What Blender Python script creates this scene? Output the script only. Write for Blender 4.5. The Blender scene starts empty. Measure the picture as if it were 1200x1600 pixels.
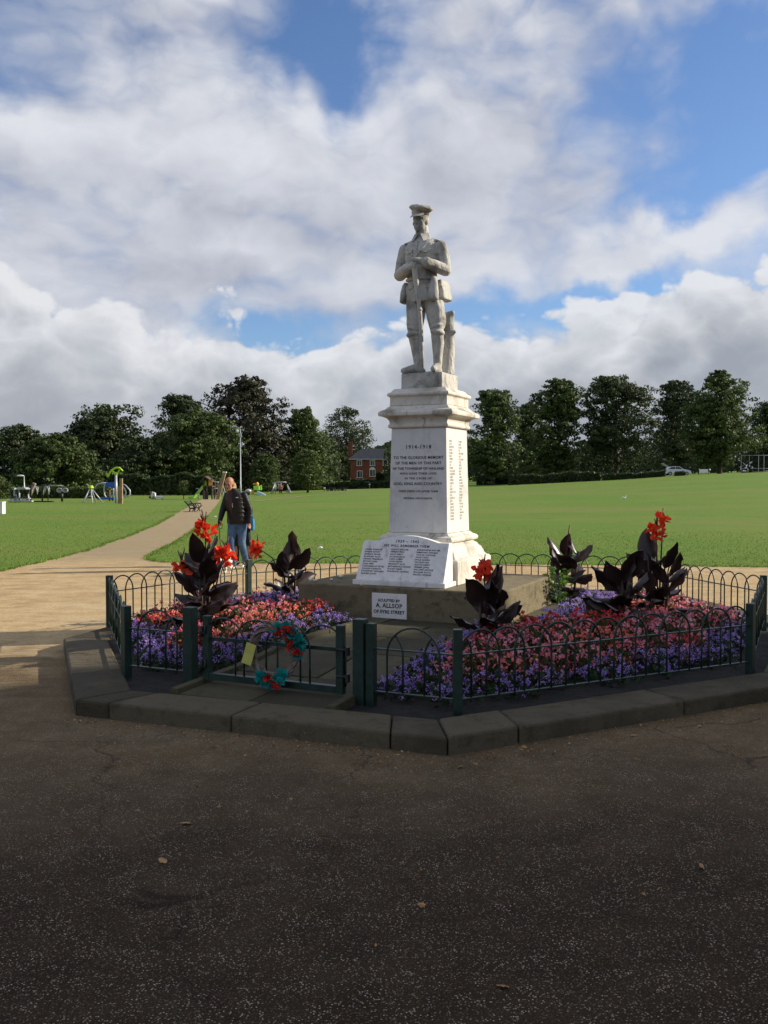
import bpy, math, random
import numpy as np
from mathutils import Vector, Matrix

sc = bpy.context.scene
COL = sc.collection

# ------------------------------------------------------------------ camera
F = 1480.0          # focal length in photograph pixels (1200 x 1600)
HY = 752.0          # row of the horizon
CAMZ = 1.65
PITCH = math.atan((800 - HY) / F)
cam_d = bpy.data.cameras.new('camera')
cam_d.sensor_fit = 'VERTICAL'; cam_d.sensor_height = 36.0
cam_d.lens = F / 1600 * 36.0
cam_d.clip_start = 0.05; cam_d.clip_end = 6000
cam = bpy.data.objects.new('camera', cam_d); COL.objects.link(cam)
cam.location = (0, 0, CAMZ)
cam.rotation_euler = (math.pi / 2 - PITCH, 0, 0)
sc.camera = cam
sc.render.resolution_x = 768; sc.render.resolution_y = 1024

# ------------------------------------------------------------------ sun direction (towards the sun)
SUN_EL = math.radians(24.0)
SUN_AZ = math.radians(78.0)           # clockwise from +Y (the view direction) to the right
SUN = Vector((math.sin(SUN_AZ) * math.cos(SUN_EL), math.cos(SUN_AZ) * math.cos(SUN_EL), math.sin(SUN_EL)))
sun_d = bpy.data.lights.new('sun', 'SUN')
sun_d.energy = 5.0; sun_d.angle = math.radians(0.53); sun_d.color = (1.0, 0.90, 0.74)
sun = bpy.data.objects.new('sun', sun_d); COL.objects.link(sun)
sun.rotation_euler = SUN.to_track_quat('Z', 'Y').to_euler()
sun.location = SUN * 60

vs = sc.view_settings
vs.view_transform = 'Standard'; vs.look = 'None'; vs.exposure = 0.40; vs.gamma = 1.0; vs.use_curve_mapping = False
sc.render.engine = 'CYCLES'
sc.cycles.use_denoising = True
sc.cycles.max_bounces = 8; sc.cycles.diffuse_bounces = 3; sc.cycles.transparent_max_bounces = 8

# ------------------------------------------------------------------ world: Nishita sky with a layer of cloud
world = bpy.data.worlds.new('World'); sc.world = world; world.use_nodes = True
WT = world.node_tree
for n in list(WT.nodes): WT.nodes.remove(n)

class X:
    """a socket with arithmetic"""
    T = None
    def __init__(s, v): s.v = v
    @staticmethod
    def m(op, *a, clamp=False):
        n = X.T.nodes.new('ShaderNodeMath'); n.operation = op; n.use_clamp = clamp
        for i, q in enumerate(a):
            q = q.v if isinstance(q, X) else q
            if isinstance(q, (int, float)): n.inputs[i].default_value = q
            else: X.T.links.new(q, n.inputs[i])
        return X(n.outputs[0])
    def __add__(s, o): return X.m('ADD', s, o)
    __radd__ = __add__
    def __sub__(s, o): return X.m('SUBTRACT', s, o)
    def __rsub__(s, o): return X.m('SUBTRACT', o, s)
    def __mul__(s, o): return X.m('MULTIPLY', s, o)
    __rmul__ = __mul__
    def __truediv__(s, o): return X.m('DIVIDE', s, o)
def sstep(x, a, b):
    n = X.T.nodes.new('ShaderNodeMapRange'); n.interpolation_type = 'SMOOTHSTEP'
    X.T.links.new(x.v, n.inputs['Value'])
    n.inputs['From Min'].default_value = a; n.inputs['From Max'].default_value = b
    return X(n.outputs['Result'])
def mixc(f, a, b, mode='MIX'):
    n = X.T.nodes.new('ShaderNodeMix'); n.data_type = 'RGBA'; n.blend_type = mode
    for q, i in ((f, 0), (a, 6), (b, 7)):
        q = q.v if isinstance(q, X) else q
        if isinstance(q, (int, float)): n.inputs[i].default_value = q
        elif isinstance(q, (tuple, list)): n.inputs[i].default_value = (*q[:3], 1)
        else: X.T.links.new(q, n.inputs[i])
    return X(n.outputs[2])
def comb(x, y, z):
    n = X.T.nodes.new('ShaderNodeCombineXYZ')
    for i, q in enumerate((x, y, z)):
        if isinstance(q, X): X.T.links.new(q.v, n.inputs[i])
        else: n.inputs[i].default_value = q
    return X(n.outputs[0])
def noise(vec, scale, detail=4, rough=0.5, dist=0.0, lac=2.0):
    n = X.T.nodes.new('ShaderNodeTexNoise'); n.inputs['Scale'].default_value = scale
    n.inputs['Detail'].default_value = detail; n.inputs['Roughness'].default_value = rough
    n.inputs['Distortion'].default_value = dist; n.inputs['Lacunarity'].default_value = lac
    if vec is not None: X.T.links.new(vec.v, n.inputs['Vector'])
    return X(n.outputs[0])

X.T = WT
SKY_STRENGTH = 0.10
tc = WT.nodes.new('ShaderNodeTexCoord')
sep = WT.nodes.new('ShaderNodeSeparateXYZ'); WT.links.new(tc.outputs['Generated'], sep.inputs[0])
dx, dy, dz = (X(sep.outputs[i]) for i in range(3))
az = X.m('ARCTAN2', dx, dy)
el = X.m('ARCSINE', dz)
sky = WT.nodes.new('ShaderNodeTexSky'); sky.sky_type = 'NISHITA'; sky.sun_disc = False
sky.sun_elevation = SUN_EL; sky.sun_rotation = SUN_AZ
sky.air_density = 1.0; sky.dust_density = 0.6; sky.ozone_density = 1.6; sky.altitude = 100
skyc = X(sky.outputs[0])

warp_n = X.T.nodes.new('ShaderNodeTexNoise'); warp_n.inputs['Scale'].default_value = 9.0; warp_n.inputs['Detail'].default_value = 3
X.T.links.new(tc.outputs['Generated'], warp_n.inputs['Vector'])
wsep = WT.nodes.new('ShaderNodeSeparateColor'); WT.links.new(warp_n.outputs['Color'], wsep.inputs[0])
wx, wz = (X(wsep.outputs[0]) - 0.5) * 0.10, (X(wsep.outputs[1]) - 0.5) * 0.06
azw = az + wx * 1.5 + (noise(comb(dx, dy, dz), 22.0, 4, 0.55) - 0.5) * 0.07; elw = el + wz * 1.8 + (noise(comb(dx + 3.0, dy, dz), 22.0, 4, 0.55) - 0.5) * 0.07
def pxang(px, py):
    return math.atan((px - 600) / F), math.atan((HY - py) / F / math.sqrt(1 + ((px - 600) / F) ** 2))
def blob(px, py, rx, ry, amp, rot=0.0, sharp=1.0):
    """a soft ellipse in azimuth / elevation: (centre and radii given in photograph pixels)"""
    a0, e0 = pxang(px, py)
    a = azw - a0; e = elw - e0
    c, s_ = math.cos(rot), math.sin(rot)
    u = (a * c + e * s_) / (rx / F); v = (e * c - a * s_) / (ry / F)
    r2 = u * u + v * v
    return X.m('EXPONENT', r2 * (-sharp)) * amp
def billow(v, scale):
    """rounded puffs with creases between them"""
    o = None; a = 0.62; k = scale
    for q in range(4):
        n = X.m('ABSOLUTE', noise(v, k, 0, 0.5) * 2.0 - 1.0) * (a * 1.7)
        o = n if o is None else o + n
        a *= 0.46; k *= 2.15
    return o
def field(de=0.0, da=0.0):
    """cloud density at this direction, displaced by de up and da sideways"""
    v = comb(dx + wx + da, dy, (dz + wz + de) * 1.7)
    n1 = noise(v, 3.0, 3, 0.5, 0.35)
    n2 = noise(v, 8.0, 8, 0.55, 0.1)
    return n1 * 0.50 + n2 * 0.36 + (billow(v, 8.0) - 0.45) * 0.22
f0 = field(); f1 = field(0.026, 0.030)
shape = (blob(200, 280, 430, 230, 0.10) + blob(480, 215, 210, 75, 0.10, 0.2) + blob(850, 230, 240, 130, 0.12)
         + blob(1090, 365, 200, 36, 0.22, 0.33) + blob(780, 30, 220, 70, 0.08) + blob(250, 400, 330, 90, 0.06)
         + blob(520, 85, 75, 100, -0.33, 0.35) + blob(1130, 200, 180, 125, -0.31) + blob(880, 470, 200, 30, -0.28, 0.10)
         + blob(470, 520, 70, 26, -0.26) + blob(10, 90, 110, 90, -0.12) + blob(1150, 20, 120, 60, -0.10) + blob(640, 330, 160, 60, -0.05)
         + blob(1010, 300, 110, 50, -0.10))
dens = f0 + shape + 0.20
cover = sstep(dens, 0.40, 0.76)
relief = (f0 - f1) * 2.2
bright = (relief + 0.56 + blob(480, 215, 220, 80, 0.26, 0.2) + blob(130, 240, 200, 90, 0.14) + blob(1100, 360, 190, 50, 0.30, 0.33)
          + blob(330, 400, 260, 70, -0.16) + blob(850, 235, 220, 90, -0.26) + blob(120, 50, 180, 70, -0.08)
          + blob(620, 420, 200, 60, 0.10) - sstep(dens, 0.70, 1.0) * 0.18)
lit = X.m('MINIMUM', X.m('MAXIMUM', bright, 0.0), 1.0)
cloudc = mixc(lit, (3.0, 3.15, 3.8), (5.7, 5.85, 6.25))
tint = mixc(1.0, skyc, (0.72, 0.86, 1.10), 'MULTIPLY')
full = mixc(X.m('MINIMUM', cover * 0.97, 0.97), tint, cloudc)
# a bank of cumulus along the horizon, white tops over grey bases
vv = comb(dx + wx * 0.6, dy, (dz + wz * 0.6) * 1.4)
bl = billow(vv, 13.0)
line = (0.166 + blob(40, 500, 150, 900, 0.030) + blob(470, 500, 70, 900, -0.022) + blob(720, 500, 110, 900, 0.010) + blob(1190, 500, 190, 900, 0.048)
        + (noise(vv, 9.0, 2, 0.5) - 0.5) * 0.07)
edge = line + (bl - 0.45) * 0.075 - el
cum = sstep(edge, -0.002, 0.016) * 0.93
puff = (bl - billow(comb(dx + wx * 0.6 + 0.014, dy, (dz + wz * 0.6) * 1.4 + 0.022), 13.0)) * 0.75
cb = X.m('MINIMUM', X.m('MAXIMUM', 0.88 - sstep(edge, 0.010, 0.110) * 0.78 + (noise(vv, 6.0, 4, 0.5) - 0.5) * 0.5 + puff * (1.0 - sstep(edge, 0.03, 0.11) * 0.7), 0.0), 1.0)
full = mixc(cum, full, mixc(cb, (2.55, 2.75, 3.15), (6.0, 6.1, 6.35)))
bg = WT.nodes.new('ShaderNodeBackground'); bg.inputs['Strength'].default_value = SKY_STRENGTH
WT.links.new(full.v, bg.inputs['Color'])
wo = WT.nodes.new('ShaderNodeOutputWorld'); WT.links.new(bg.outputs[0], wo.inputs['Surface'])
world.cycles.sampling_method = 'MANUAL'; world.cycles.sample_map_resolution = 512

# ------------------------------------------------------------------ measuring helpers (photograph pixel -> place)
def ray(px, py):
    x = (px - 600) / F; y = (800 - py) / F
    cp, sp = math.cos(PITCH), math.sin(PITCH)
    return Vector((x, cp + y * sp, -sp + y * cp))
def P(px, py, z=0.0):
    d = ray(px, py); t = (z - CAMZ) / d.z
    return Vector((d.x * t, d.y * t, z))
def PD(px, py, Y):
    d = ray(px, py); t = Y / d.y
    return Vector((d.x * t, Y, CAMZ + d.z * t))
def sm(t): t = min(1.0, max(0.0, t)); return t * t * (3 - 2 * t)
RISE = ((-9, 0), (-.13, 0), (-.06, .35), (.1, .85), (.25, 1.95), (.31, 2.55), (.405, 3.1), (.8, 3.6), (9, 3.6))
def ground_z(x, y):
    if y < 20: return 0.0
    r = x / y
    for (r0, v0), (r1, v1) in zip(RISE, RISE[1:]):
        if r <= r1:
            v = v0 + (v1 - v0) * (r - r0) / (r1 - r0); break
    z = v * sm((y - 26) / 124.0)
    if y > 150: z += min(y - 150, 250) * 0.012
    return z
def G(px, Y, lift=0.0):
    """ground point on the vertical plane through column px, at distance Y"""
    x = (px - 600) / F * Y
    return Vector((x, Y, ground_z(x, Y) + lift))

# ------------------------------------------------------------------ materials
MATS = {}
def M(name, col, rough=0.75, var=0.18, scale=4.0, bump=0.0, bscale=40.0, spec=0.3, col2=None, island=0.0, metal=0.0, detail=5, mask=(0.35, 0.65), trans=0.0, bdist=0.01):
    m = bpy.data.materials.new(name); m.use_nodes = True
    t = m.node_tree; X.T = t
    b = t.nodes['Principled BSDF']
    co = X(t.nodes.new('ShaderNodeTexCoord').outputs['Object'])
    n = noise(co, scale, detail, 0.6)
    lo = tuple(c * (1 - var) for c in col); hi = tuple(min(1, c * (1 + var)) for c in (col2 or col))
    if col2: lo = col; hi = col2
    f = sstep(n, *mask)
    c = mixc(f, lo, hi)
    if island:
        g = X(t.nodes.new('ShaderNodeNewGeometry').outputs['Random Per Island'])
        k = g * (2 * island) + (1 - island)
        mm = t.nodes.new('ShaderNodeVectorMath'); mm.operation = 'SCALE'
        t.links.new(c.v, mm.inputs[0]); t.links.new(k.v, mm.inputs['Scale']); c = X(mm.outputs[0])
    t.links.new(c.v, b.inputs['Base Color'])
    b.inputs['Roughness'].default_value = rough; b.inputs['Specular IOR Level'].default_value = spec
    b.inputs['Metallic'].default_value = metal
    if bump:
        bn = t.nodes.new('ShaderNodeBump'); bn.inputs['Strength'].default_value = bump; bn.inputs['Distance'].default_value = bdist
        t.links.new(noise(co, bscale, 6, 0.65).v, bn.inputs['Height']); t.links.new(bn.outputs[0], b.inputs['Normal'])
    if trans:
        tr = t.nodes.new('ShaderNodeBsdfTranslucent'); t.links.new(c.v, tr.inputs['Color'])
        mx = t.nodes.new('ShaderNodeMixShader'); mx.inputs[0].default_value = trans
        t.links.new(b.outputs[0], mx.inputs[1]); t.links.new(tr.outputs[0], mx.inputs[2])
        t.links.new(mx.outputs[0], t.nodes['Material Output'].inputs['Surface'])
    MATS[name] = m
    return m

# ------------------------------------------------------------------ object helpers
def tag(o, label=None, cat=None, group=None, kind=None):
    if label: o['label'] = label
    if cat: o['category'] = cat
    if group: o['group'] = group
    if kind: o['kind'] = kind
    return o
def empty(name, loc=(0, 0, 0), rz=0.0, label=None, cat=None, group=None, kind=None):
    o = bpy.data.objects.new(name, None); COL.objects.link(o)
    o.empty_display_size = 0.2
    o.location = loc; o.rotation_euler = (0, 0, rz)
    return tag(o, label, cat, group, kind)
def link(name, me, mat=None, parent=None, loc=(0, 0, 0), rot=(0, 0, 0), scale=(1, 1, 1)):
    o = bpy.data.objects.new(name, me); COL.objects.link(o)
    if mat is not None and len(me.materials) == 0: me.materials.append(mat)
    o.location = loc; o.rotation_euler = rot; o.scale = scale
    if parent is not None: o.parent = parent
    return o
def copy_tree(o, parent=None):
    c = o.copy(); COL.objects.link(c); c.parent = parent
    for ch in list(o.children): copy_tree(ch, c)
    return c
def np_mesh(name, V, Fc, smooth=False):
    """V (n,3), Fc (m,k) numpy arrays"""
    me = bpy.data.meshes.new(name)
    V = np.asarray(V, dtype=np.float32); Fc = np.asarray(Fc, dtype=np.int32)
    m, k = Fc.shape
    me.vertices.add(len(V)); me.vertices.foreach_set('co', V.ravel())
    me.loops.add(m * k); me.loops.foreach_set('vertex_index', Fc.ravel())
    me.polygons.add(m); me.polygons.foreach_set('loop_start', np.arange(0, m * k, k, dtype=np.int32))
    me.polygons.foreach_set('loop_total', np.full(m, k, dtype=np.int32))
    if smooth: me.polygons.foreach_set('use_smooth', np.ones(m, dtype=bool))
    me.update(calc_edges=True); me.validate()
    return me

class MB:
    """collects shapes into one mesh"""
    def __init__(s): s.v = []; s.f = []
    def add(s, vs_, fs, mat=None):
        o = len(s.v)
        s.v += [tuple(mat @ Vector(p)) if mat is not None else tuple(p) for p in vs_]
        s.f += [tuple(i + o for i in f) for f in fs]
        return s
    def box(s, c, d, rot=None, taper=1.0):
        x, y, z = (k / 2 for k in d)
        vs_ = [(sx * x * (taper if sz > 0 else 1), sy * y * (taper if sz > 0 else 1), sz * z) for sz in (-1, 1) for sy in (-1, 1) for sx in (-1, 1)]
        fs = [(0, 2, 3, 1), (4, 5, 7, 6), (0, 1, 5, 4), (1, 3, 7, 5), (3, 2, 6, 7), (2, 0, 4, 6)]
        m = Matrix.Translation(Vector(c))
        if rot is not None: m = m @ (rot if isinstance(rot, Matrix) else Matrix.Rotation(rot, 4, 'Z'))
        return s.add(vs_, fs, m)
    def bar(s, a, b, w, h=None):
        a = Vector(a); b = Vector(b); h = h or w
        q = (b - a).to_track_quat('Z', 'Y').to_matrix().to_4x4()
        return s.box((a + b) / 2, (w, h, (b - a).length), q)
    def loft(s, rings, caps=True, close=False):
        n = len(rings[0]); o = len(s.v)
        for r in rings: s.v += [tuple(p) for p in r]
        for i in range(len(rings) - 1):
            for j in range(n):
                k = (j + 1) % n
                s.f.append((o + i * n + j, o + i * n + k, o + (i + 1) * n + k, o + (i + 1) * n + j))
        if caps:
            s.f.append(tuple(o + j for j in reversed(range(n))))
            s.f.append(tuple(o + (len(rings) - 1) * n + j for j in range(n)))
        return s
    def tube(s, pts, r, n=8, closed=False):
        pts = [Vector(p) for p in pts]
        rs = r if isinstance(r, (list, tuple)) else [r] * len(pts)
        up = Vector((0, 0, 1)); rings = []; prev = None
        for i, p in enumerate(pts):
            if closed: t = pts[(i + 1) % len(pts)] - pts[i - 1]
            else: t = pts[min(i + 1, len(pts) - 1)] - pts[max(i - 1, 0)]
            t.normalize()
            if prev is None:
                a = up if abs(t.z) < 0.9 else Vector((1, 0, 0))
                u = a.cross(t).normalized()
            else:
                u = (prev - t * prev.dot(t))
                u = u.normalized() if u.length > 1e-6 else up.cross(t).normalized()
            prev = u; w = t.cross(u)
            rings.append([p + (u * math.cos(2 * math.pi * j / n) + w * math.sin(2 * math.pi * j / n)) * rs[i] for j in range(n)])
        if closed: rings.append(rings[0]); return s.loft(rings, caps=False)
        return s.loft(rings)
    def ell(s, c, r, rot=None, nu=12, nv=8):
        rings = []
        m = Matrix.Translation(Vector(c))
        if rot is not None: m = m @ rot
        for i in range(1, nv):
            th = math.pi * i / nv
            rings.append([m @ Vector((r[0] * math.sin(th) * math.cos(2 * math.pi * j / nu), r[1] * math.sin(th) * math.sin(2 * math.pi * j / nu), -r[2] * math.cos(th))) for j in range(nu)])
        o = len(s.v); s.loft(rings, caps=False)
        b = len(s.v); s.v.append(tuple(m @ Vector((0, 0, -r[2])))); s.v.append(tuple(m @ Vector((0, 0, r[2]))))
        last = o + (nv - 2) * nu
        for j in range(nu):
            k = (j + 1) % nu
            s.f.append((b, o + k, o + j)); s.f.append((b + 1, last + j, last + k))
        return s
    def limb(s, pts, rad, n=10):
        """closed rounded limb through pts with radii (r or (rx,ry))"""
        pts = [Vector(p) for p in pts]
        for p, r in zip(pts, rad):
            s.ell(p, (r, r, r), nu=n, nv=6)
        s.tube(pts, list(rad), n)
        return s
    def rings_z(s, lst, n=16):
        """horizontal elliptic rings: (cx, cy, z, rx, ry)"""
        return s.loft([[Vector((cx + rx * math.cos(2 * math.pi * j / n), cy + ry * math.sin(2 * math.pi * j / n), z)) for j in range(n)] for cx, cy, z, rx, ry in lst])
    def squares(s, lst):
        """stack of square rings: (half width, z)"""
        return s.loft([[Vector((-w, -w, z)), Vector((w, -w, z)), Vector((w, w, z)), Vector((-w, w, z))] for w, z in lst])
    def prism(s, poly, z0, z1):
        n = len(poly); o = len(s.v)
        za = z0 if callable(z0) else (lambda x, y: z0); zb = z1 if callable(z1) else (lambda x, y: z1)
        s.v += [(p[0], p[1], za(p[0], p[1])) for p in poly] + [(p[0], p[1], zb(p[0], p[1])) for p in poly]
        s.f.append(tuple(o + j for j in reversed(range(n)))); s.f.append(tuple(o + n + j for j in range(n)))
        for j in range(n):
            k = (j + 1) % n; s.f.append((o + j, o + k, o + n + k, o + n + j))
        return s
    def mesh(s, name='mesh', smooth=False):
        me = bpy.data.meshes.new(name); me.from_pydata(s.v, [], s.f); me.update()
        if smooth: me.polygons.foreach_set('use_smooth', [True] * len(me.polygons))
        return me
    def build(s, name, mat, parent=None, smooth=False, bevel=0.0, loc=(0, 0, 0), rot=(0, 0, 0), seg=2, angle=None):
        me = s.mesh(name, smooth or bool(angle))
        if angle: me.set_sharp_from_angle(angle=math.radians(angle))
        o = link(name, me, mat, parent, loc, rot)
        if bevel:
            b = o.modifiers.new('bevel', 'BEVEL'); b.width = bevel; b.segments = seg; b.limit_method = 'ANGLE'; b.angle_limit = math.radians(35)
        return o
    def fused(s, name, voxel, smooth=4, factor=0.5):
        """one continuous skin over all the shapes collected"""
        me = s.mesh(name)
        o = bpy.data.objects.new(name, me); COL.objects.link(o)
        r = o.modifiers.new('r', 'REMESH'); r.mode = 'VOXEL'; r.voxel_size = voxel; r.use_smooth_shade = True
        if smooth:
            q = o.modifiers.new('s', 'SMOOTH'); q.iterations = smooth; q.factor = factor
        dg = bpy.context.evaluated_depsgraph_get()
        out = bpy.data.meshes.new_from_object(o.evaluated_get(dg))
        bpy.data.objects.remove(o); bpy.data.meshes.remove(me)
        out.name = name
        out.polygons.foreach_set('use_smooth', [True] * len(out.polygons))
        return out

def text_mesh(s, size, align='CENTER', space=1.0, line=1.0, ext=0.0008, bold=0.0, shear=0.0):
    cu = bpy.data.curves.new('t', 'FONT'); cu.body = s; cu.size = size; cu.align_x = align; cu.align_y = 'TOP_BASELINE'
    cu.space_character = space; cu.space_line = line; cu.extrude = ext; cu.offset = bold; cu.shear = shear
    cu.resolution_u = 2
    o = bpy.data.objects.new('t', cu); COL.objects.link(o)
    dg = bpy.context.evaluated_depsgraph_get()
    me = bpy.data.meshes.new_from_object(o.evaluated_get(dg))
    bpy.data.objects.remove(o); bpy.data.curves.remove(cu)
    return me
def join_meshes(name, items):
    """items: (mesh, matrix) -> one mesh"""
    V = []; Fc = []
    for me, m in items:
        o = len(V)
        V += [tuple(m @ v.co) for v in me.vertices]
        Fc += [tuple(i + o for i in p.vertices) for p in me.polygons]
    me = bpy.data.meshes.new(name); me.from_pydata(V, [], Fc); me.update()
    return me
R4 = lambda a, ax: Matrix.Rotation(a, 4, ax)

# ================================================================== SETTING
def surf(name):
    m = bpy.data.materials.new(name); m.use_nodes = True; X.T = m.node_tree
    t = m.node_tree
    pos = t.nodes.new('ShaderNodeNewGeometry').outputs['Position']
    s_ = t.nodes.new('ShaderNodeSeparateXYZ'); t.links.new(pos, s_.inputs[0])
    return m, t, t.nodes['Principled BSDF'], X(pos), [X(s_.outputs[i]) for i in range(3)]
def bumpy(t, b, h, strength, dist):
    bn = t.nodes.new('ShaderNodeBump'); bn.inputs['Strength'].default_value = strength; bn.inputs['Distance'].default_value = dist
    t.links.new(h.v, bn.inputs['Height']); t.links.new(bn.outputs[0], b.inputs['Normal'])
def voro(vec, scale, out='Distance', feat='F1'):
    n = X.T.nodes.new('ShaderNodeTexVoronoi'); n.inputs['Scale'].default_value = scale; n.feature = feat
    X.T.links.new(vec.v, n.inputs['Vector']); return X(n.outputs[out])

# lawn
m, t, b, pos, (px_, py_, pz_) = surf('lawn'); MATS['lawn'] = m
flat = comb(px_, py_, 0.0)
big = noise(flat, 0.11, 4, 0.55, 0.3); mid = noise(flat, 0.9, 5, 0.6); fine = noise(flat, 14.0, 5, 0.7); blade = noise(flat, 70.0, 3, 0.7)
c = mixc(sstep(big, 0.35, 0.65), (0.112, 0.206, 0.021), (0.146, 0.214, 0.029))
c = mixc(sstep(mid, 0.48, 0.75) * 0.55, c, (0.170, 0.205, 0.045))
c = mixc(sstep(fine, 0.55, 0.80) * 0.55, c, (0.040, 0.100, 0.012))
c = mixc(sstep(blade, 0.50, 0.75) * 0.35, c, (0.19, 0.25, 0.06))
c = mixc(sstep(noise(comb(px_ * 0.25, py_, 0.0), 0.16, 3, 0.5), 0.50, 0.66) * 0.42, c, (0.215, 0.195, 0.060))
c = mixc(sstep(noise(flat, 0.35, 5, 0.62), 0.56, 0.70) * 0.45, c, (0.075, 0.150, 0.016))
t.links.new(c.v, b.inputs['Base Color']); b.inputs['Roughness'].default_value = 0.8; b.inputs['Specular IOR Level'].default_value = 0.15
bumpy(t, b, fine * 0.6 + blade * 0.5 + mid * 0.8, 0.9, 0.05)

# forecourt: dark tarmac with pale chippings, sandy gravel on the paths beyond it
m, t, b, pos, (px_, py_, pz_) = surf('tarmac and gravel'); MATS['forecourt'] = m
flat = comb(px_, py_, 0.0)
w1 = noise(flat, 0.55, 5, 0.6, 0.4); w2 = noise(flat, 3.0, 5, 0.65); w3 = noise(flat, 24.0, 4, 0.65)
chip = voro(flat, 135.0, 'Color'); sepc = t.nodes.new('ShaderNodeSeparateColor'); t.links.new(chip.v, sepc.inputs[0])
cr, cg, cb = (X(sepc.outputs[i]) for i in range(3))
cd = voro(flat, 135.0)
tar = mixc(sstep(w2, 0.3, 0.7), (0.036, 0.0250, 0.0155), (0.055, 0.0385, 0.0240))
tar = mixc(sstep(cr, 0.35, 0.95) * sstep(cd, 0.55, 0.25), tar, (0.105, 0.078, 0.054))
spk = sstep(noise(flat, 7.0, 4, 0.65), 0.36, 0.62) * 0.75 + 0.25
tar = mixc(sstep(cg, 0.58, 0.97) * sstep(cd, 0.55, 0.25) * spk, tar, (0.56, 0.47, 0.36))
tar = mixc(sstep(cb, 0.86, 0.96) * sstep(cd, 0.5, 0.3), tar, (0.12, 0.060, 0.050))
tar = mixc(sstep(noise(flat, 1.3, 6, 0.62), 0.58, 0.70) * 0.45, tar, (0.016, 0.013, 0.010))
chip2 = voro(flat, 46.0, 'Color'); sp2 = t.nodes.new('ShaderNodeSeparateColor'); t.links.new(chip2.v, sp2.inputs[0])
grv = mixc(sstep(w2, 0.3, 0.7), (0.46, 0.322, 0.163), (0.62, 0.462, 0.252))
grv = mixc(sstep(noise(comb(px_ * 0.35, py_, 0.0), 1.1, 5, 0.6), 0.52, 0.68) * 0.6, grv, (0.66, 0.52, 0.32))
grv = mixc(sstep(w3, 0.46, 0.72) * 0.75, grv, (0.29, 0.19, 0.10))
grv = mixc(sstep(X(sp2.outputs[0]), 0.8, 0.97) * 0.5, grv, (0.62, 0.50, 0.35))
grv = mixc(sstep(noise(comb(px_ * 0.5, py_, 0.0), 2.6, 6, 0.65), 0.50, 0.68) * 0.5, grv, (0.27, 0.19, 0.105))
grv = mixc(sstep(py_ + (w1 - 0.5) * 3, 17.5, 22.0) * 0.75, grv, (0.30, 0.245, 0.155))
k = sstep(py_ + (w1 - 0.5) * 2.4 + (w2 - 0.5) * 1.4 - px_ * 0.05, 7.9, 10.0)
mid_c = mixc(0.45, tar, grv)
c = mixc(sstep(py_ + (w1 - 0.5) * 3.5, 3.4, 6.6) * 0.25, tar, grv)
crk = voro(comb(px_ + (w2 - 0.5) * 0.5, py_ + (w1 - 0.5) * 0.8, 0.0), 0.42, 'Distance', 'DISTANCE_TO_EDGE')
c = mixc(sstep(crk, 0.006, 0.001) * sstep(w1, 0.45, 0.6) * 0.6, c, (0.012, 0.010, 0.008))
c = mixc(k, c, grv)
t.links.new(c.v, b.inputs['Base Color']); b.inputs['Roughness'].default_value = 0.95; b.inputs['Specular IOR Level'].default_value = 0.08
bumpy(t, b, w3 * 0.5 + cd * (-0.8) + w2 * 0.5, 0.75, 0.012)

# soil
m, t, b, pos, _ = surf('soil'); MATS['soil'] = m
n1 = noise(pos, 9, 6, 0.65); n2 = noise(pos, 60, 5, 0.7)
c = mixc(sstep(n1, 0.35, 0.7), (0.012, 0.010, 0.008), (0.034, 0.027, 0.020)); c = mixc(sstep(n2, 0.66, 0.75) * 0.6, c, (0.09, 0.08, 0.065))
t.links.new(c.v, b.inputs['Base Color']); b.inputs['Roughness'].default_value = 0.95
bumpy(t, b, n1 + n2 * 0.6, 1.0, 0.05)

def stone_mat(name, a, bcol, moss, lich=0.5, scale=1.0):
    m, t, b, pos, _ = surf(name); MATS[name] = m
    n1 = noise(pos, 2.2 * scale, 6, 0.6, 0.3); n2 = noise(pos, 11 * scale, 6, 0.65); n3 = noise(pos, 70 * scale, 4, 0.7)
    orr = X(t.nodes.new('ShaderNodeObjectInfo').outputs['Random'])
    c = mixc(sstep(n1 + (orr - 0.5) * 0.5, 0.3, 0.7), a, bcol)
    c = mixc(sstep(n2, 0.5, 0.72) * lich, c, moss)
    c = mixc(sstep(n3, 0.55, 0.75) * 0.4, c, tuple(k * 0.55 for k in a))
    c = mixc(sstep(noise(pos, 30 * scale, 3, 0.6), 0.68, 0.74) * lich * 0.7, c, (0.34, 0.33, 0.28))
    t.links.new(c.v, b.inputs['Base Color']); b.inputs['Roughness'].default_value = 0.88; b.inputs['Specular IOR Level'].default_value = 0.25
    c = mixc(sstep(noise(pos, 4.5 * scale, 5, 0.7, 0.5), 0.55, 0.68) * lich * 0.8, c, tuple(k * 0.6 for k in moss))
    t.links.new(c.v, b.inputs['Base Color'])
    bumpy(t, b, n2 * 1.0 + n3 * 0.7, 0.8, 0.018)
    return m
stone_mat('kerb stone', (0.066, 0.054, 0.034), (0.118, 0.098, 0.062), (0.036, 0.037, 0.018))
stone_mat('paving stone', (0.056, 0.050, 0.030), (0.100, 0.088, 0.050), (0.040, 0.050, 0.016))
stone_mat('base stone', (0.080, 0.067, 0.042), (0.19, 0.158, 0.094), (0.058, 0.057, 0.027), 0.65, 0.8)

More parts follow.
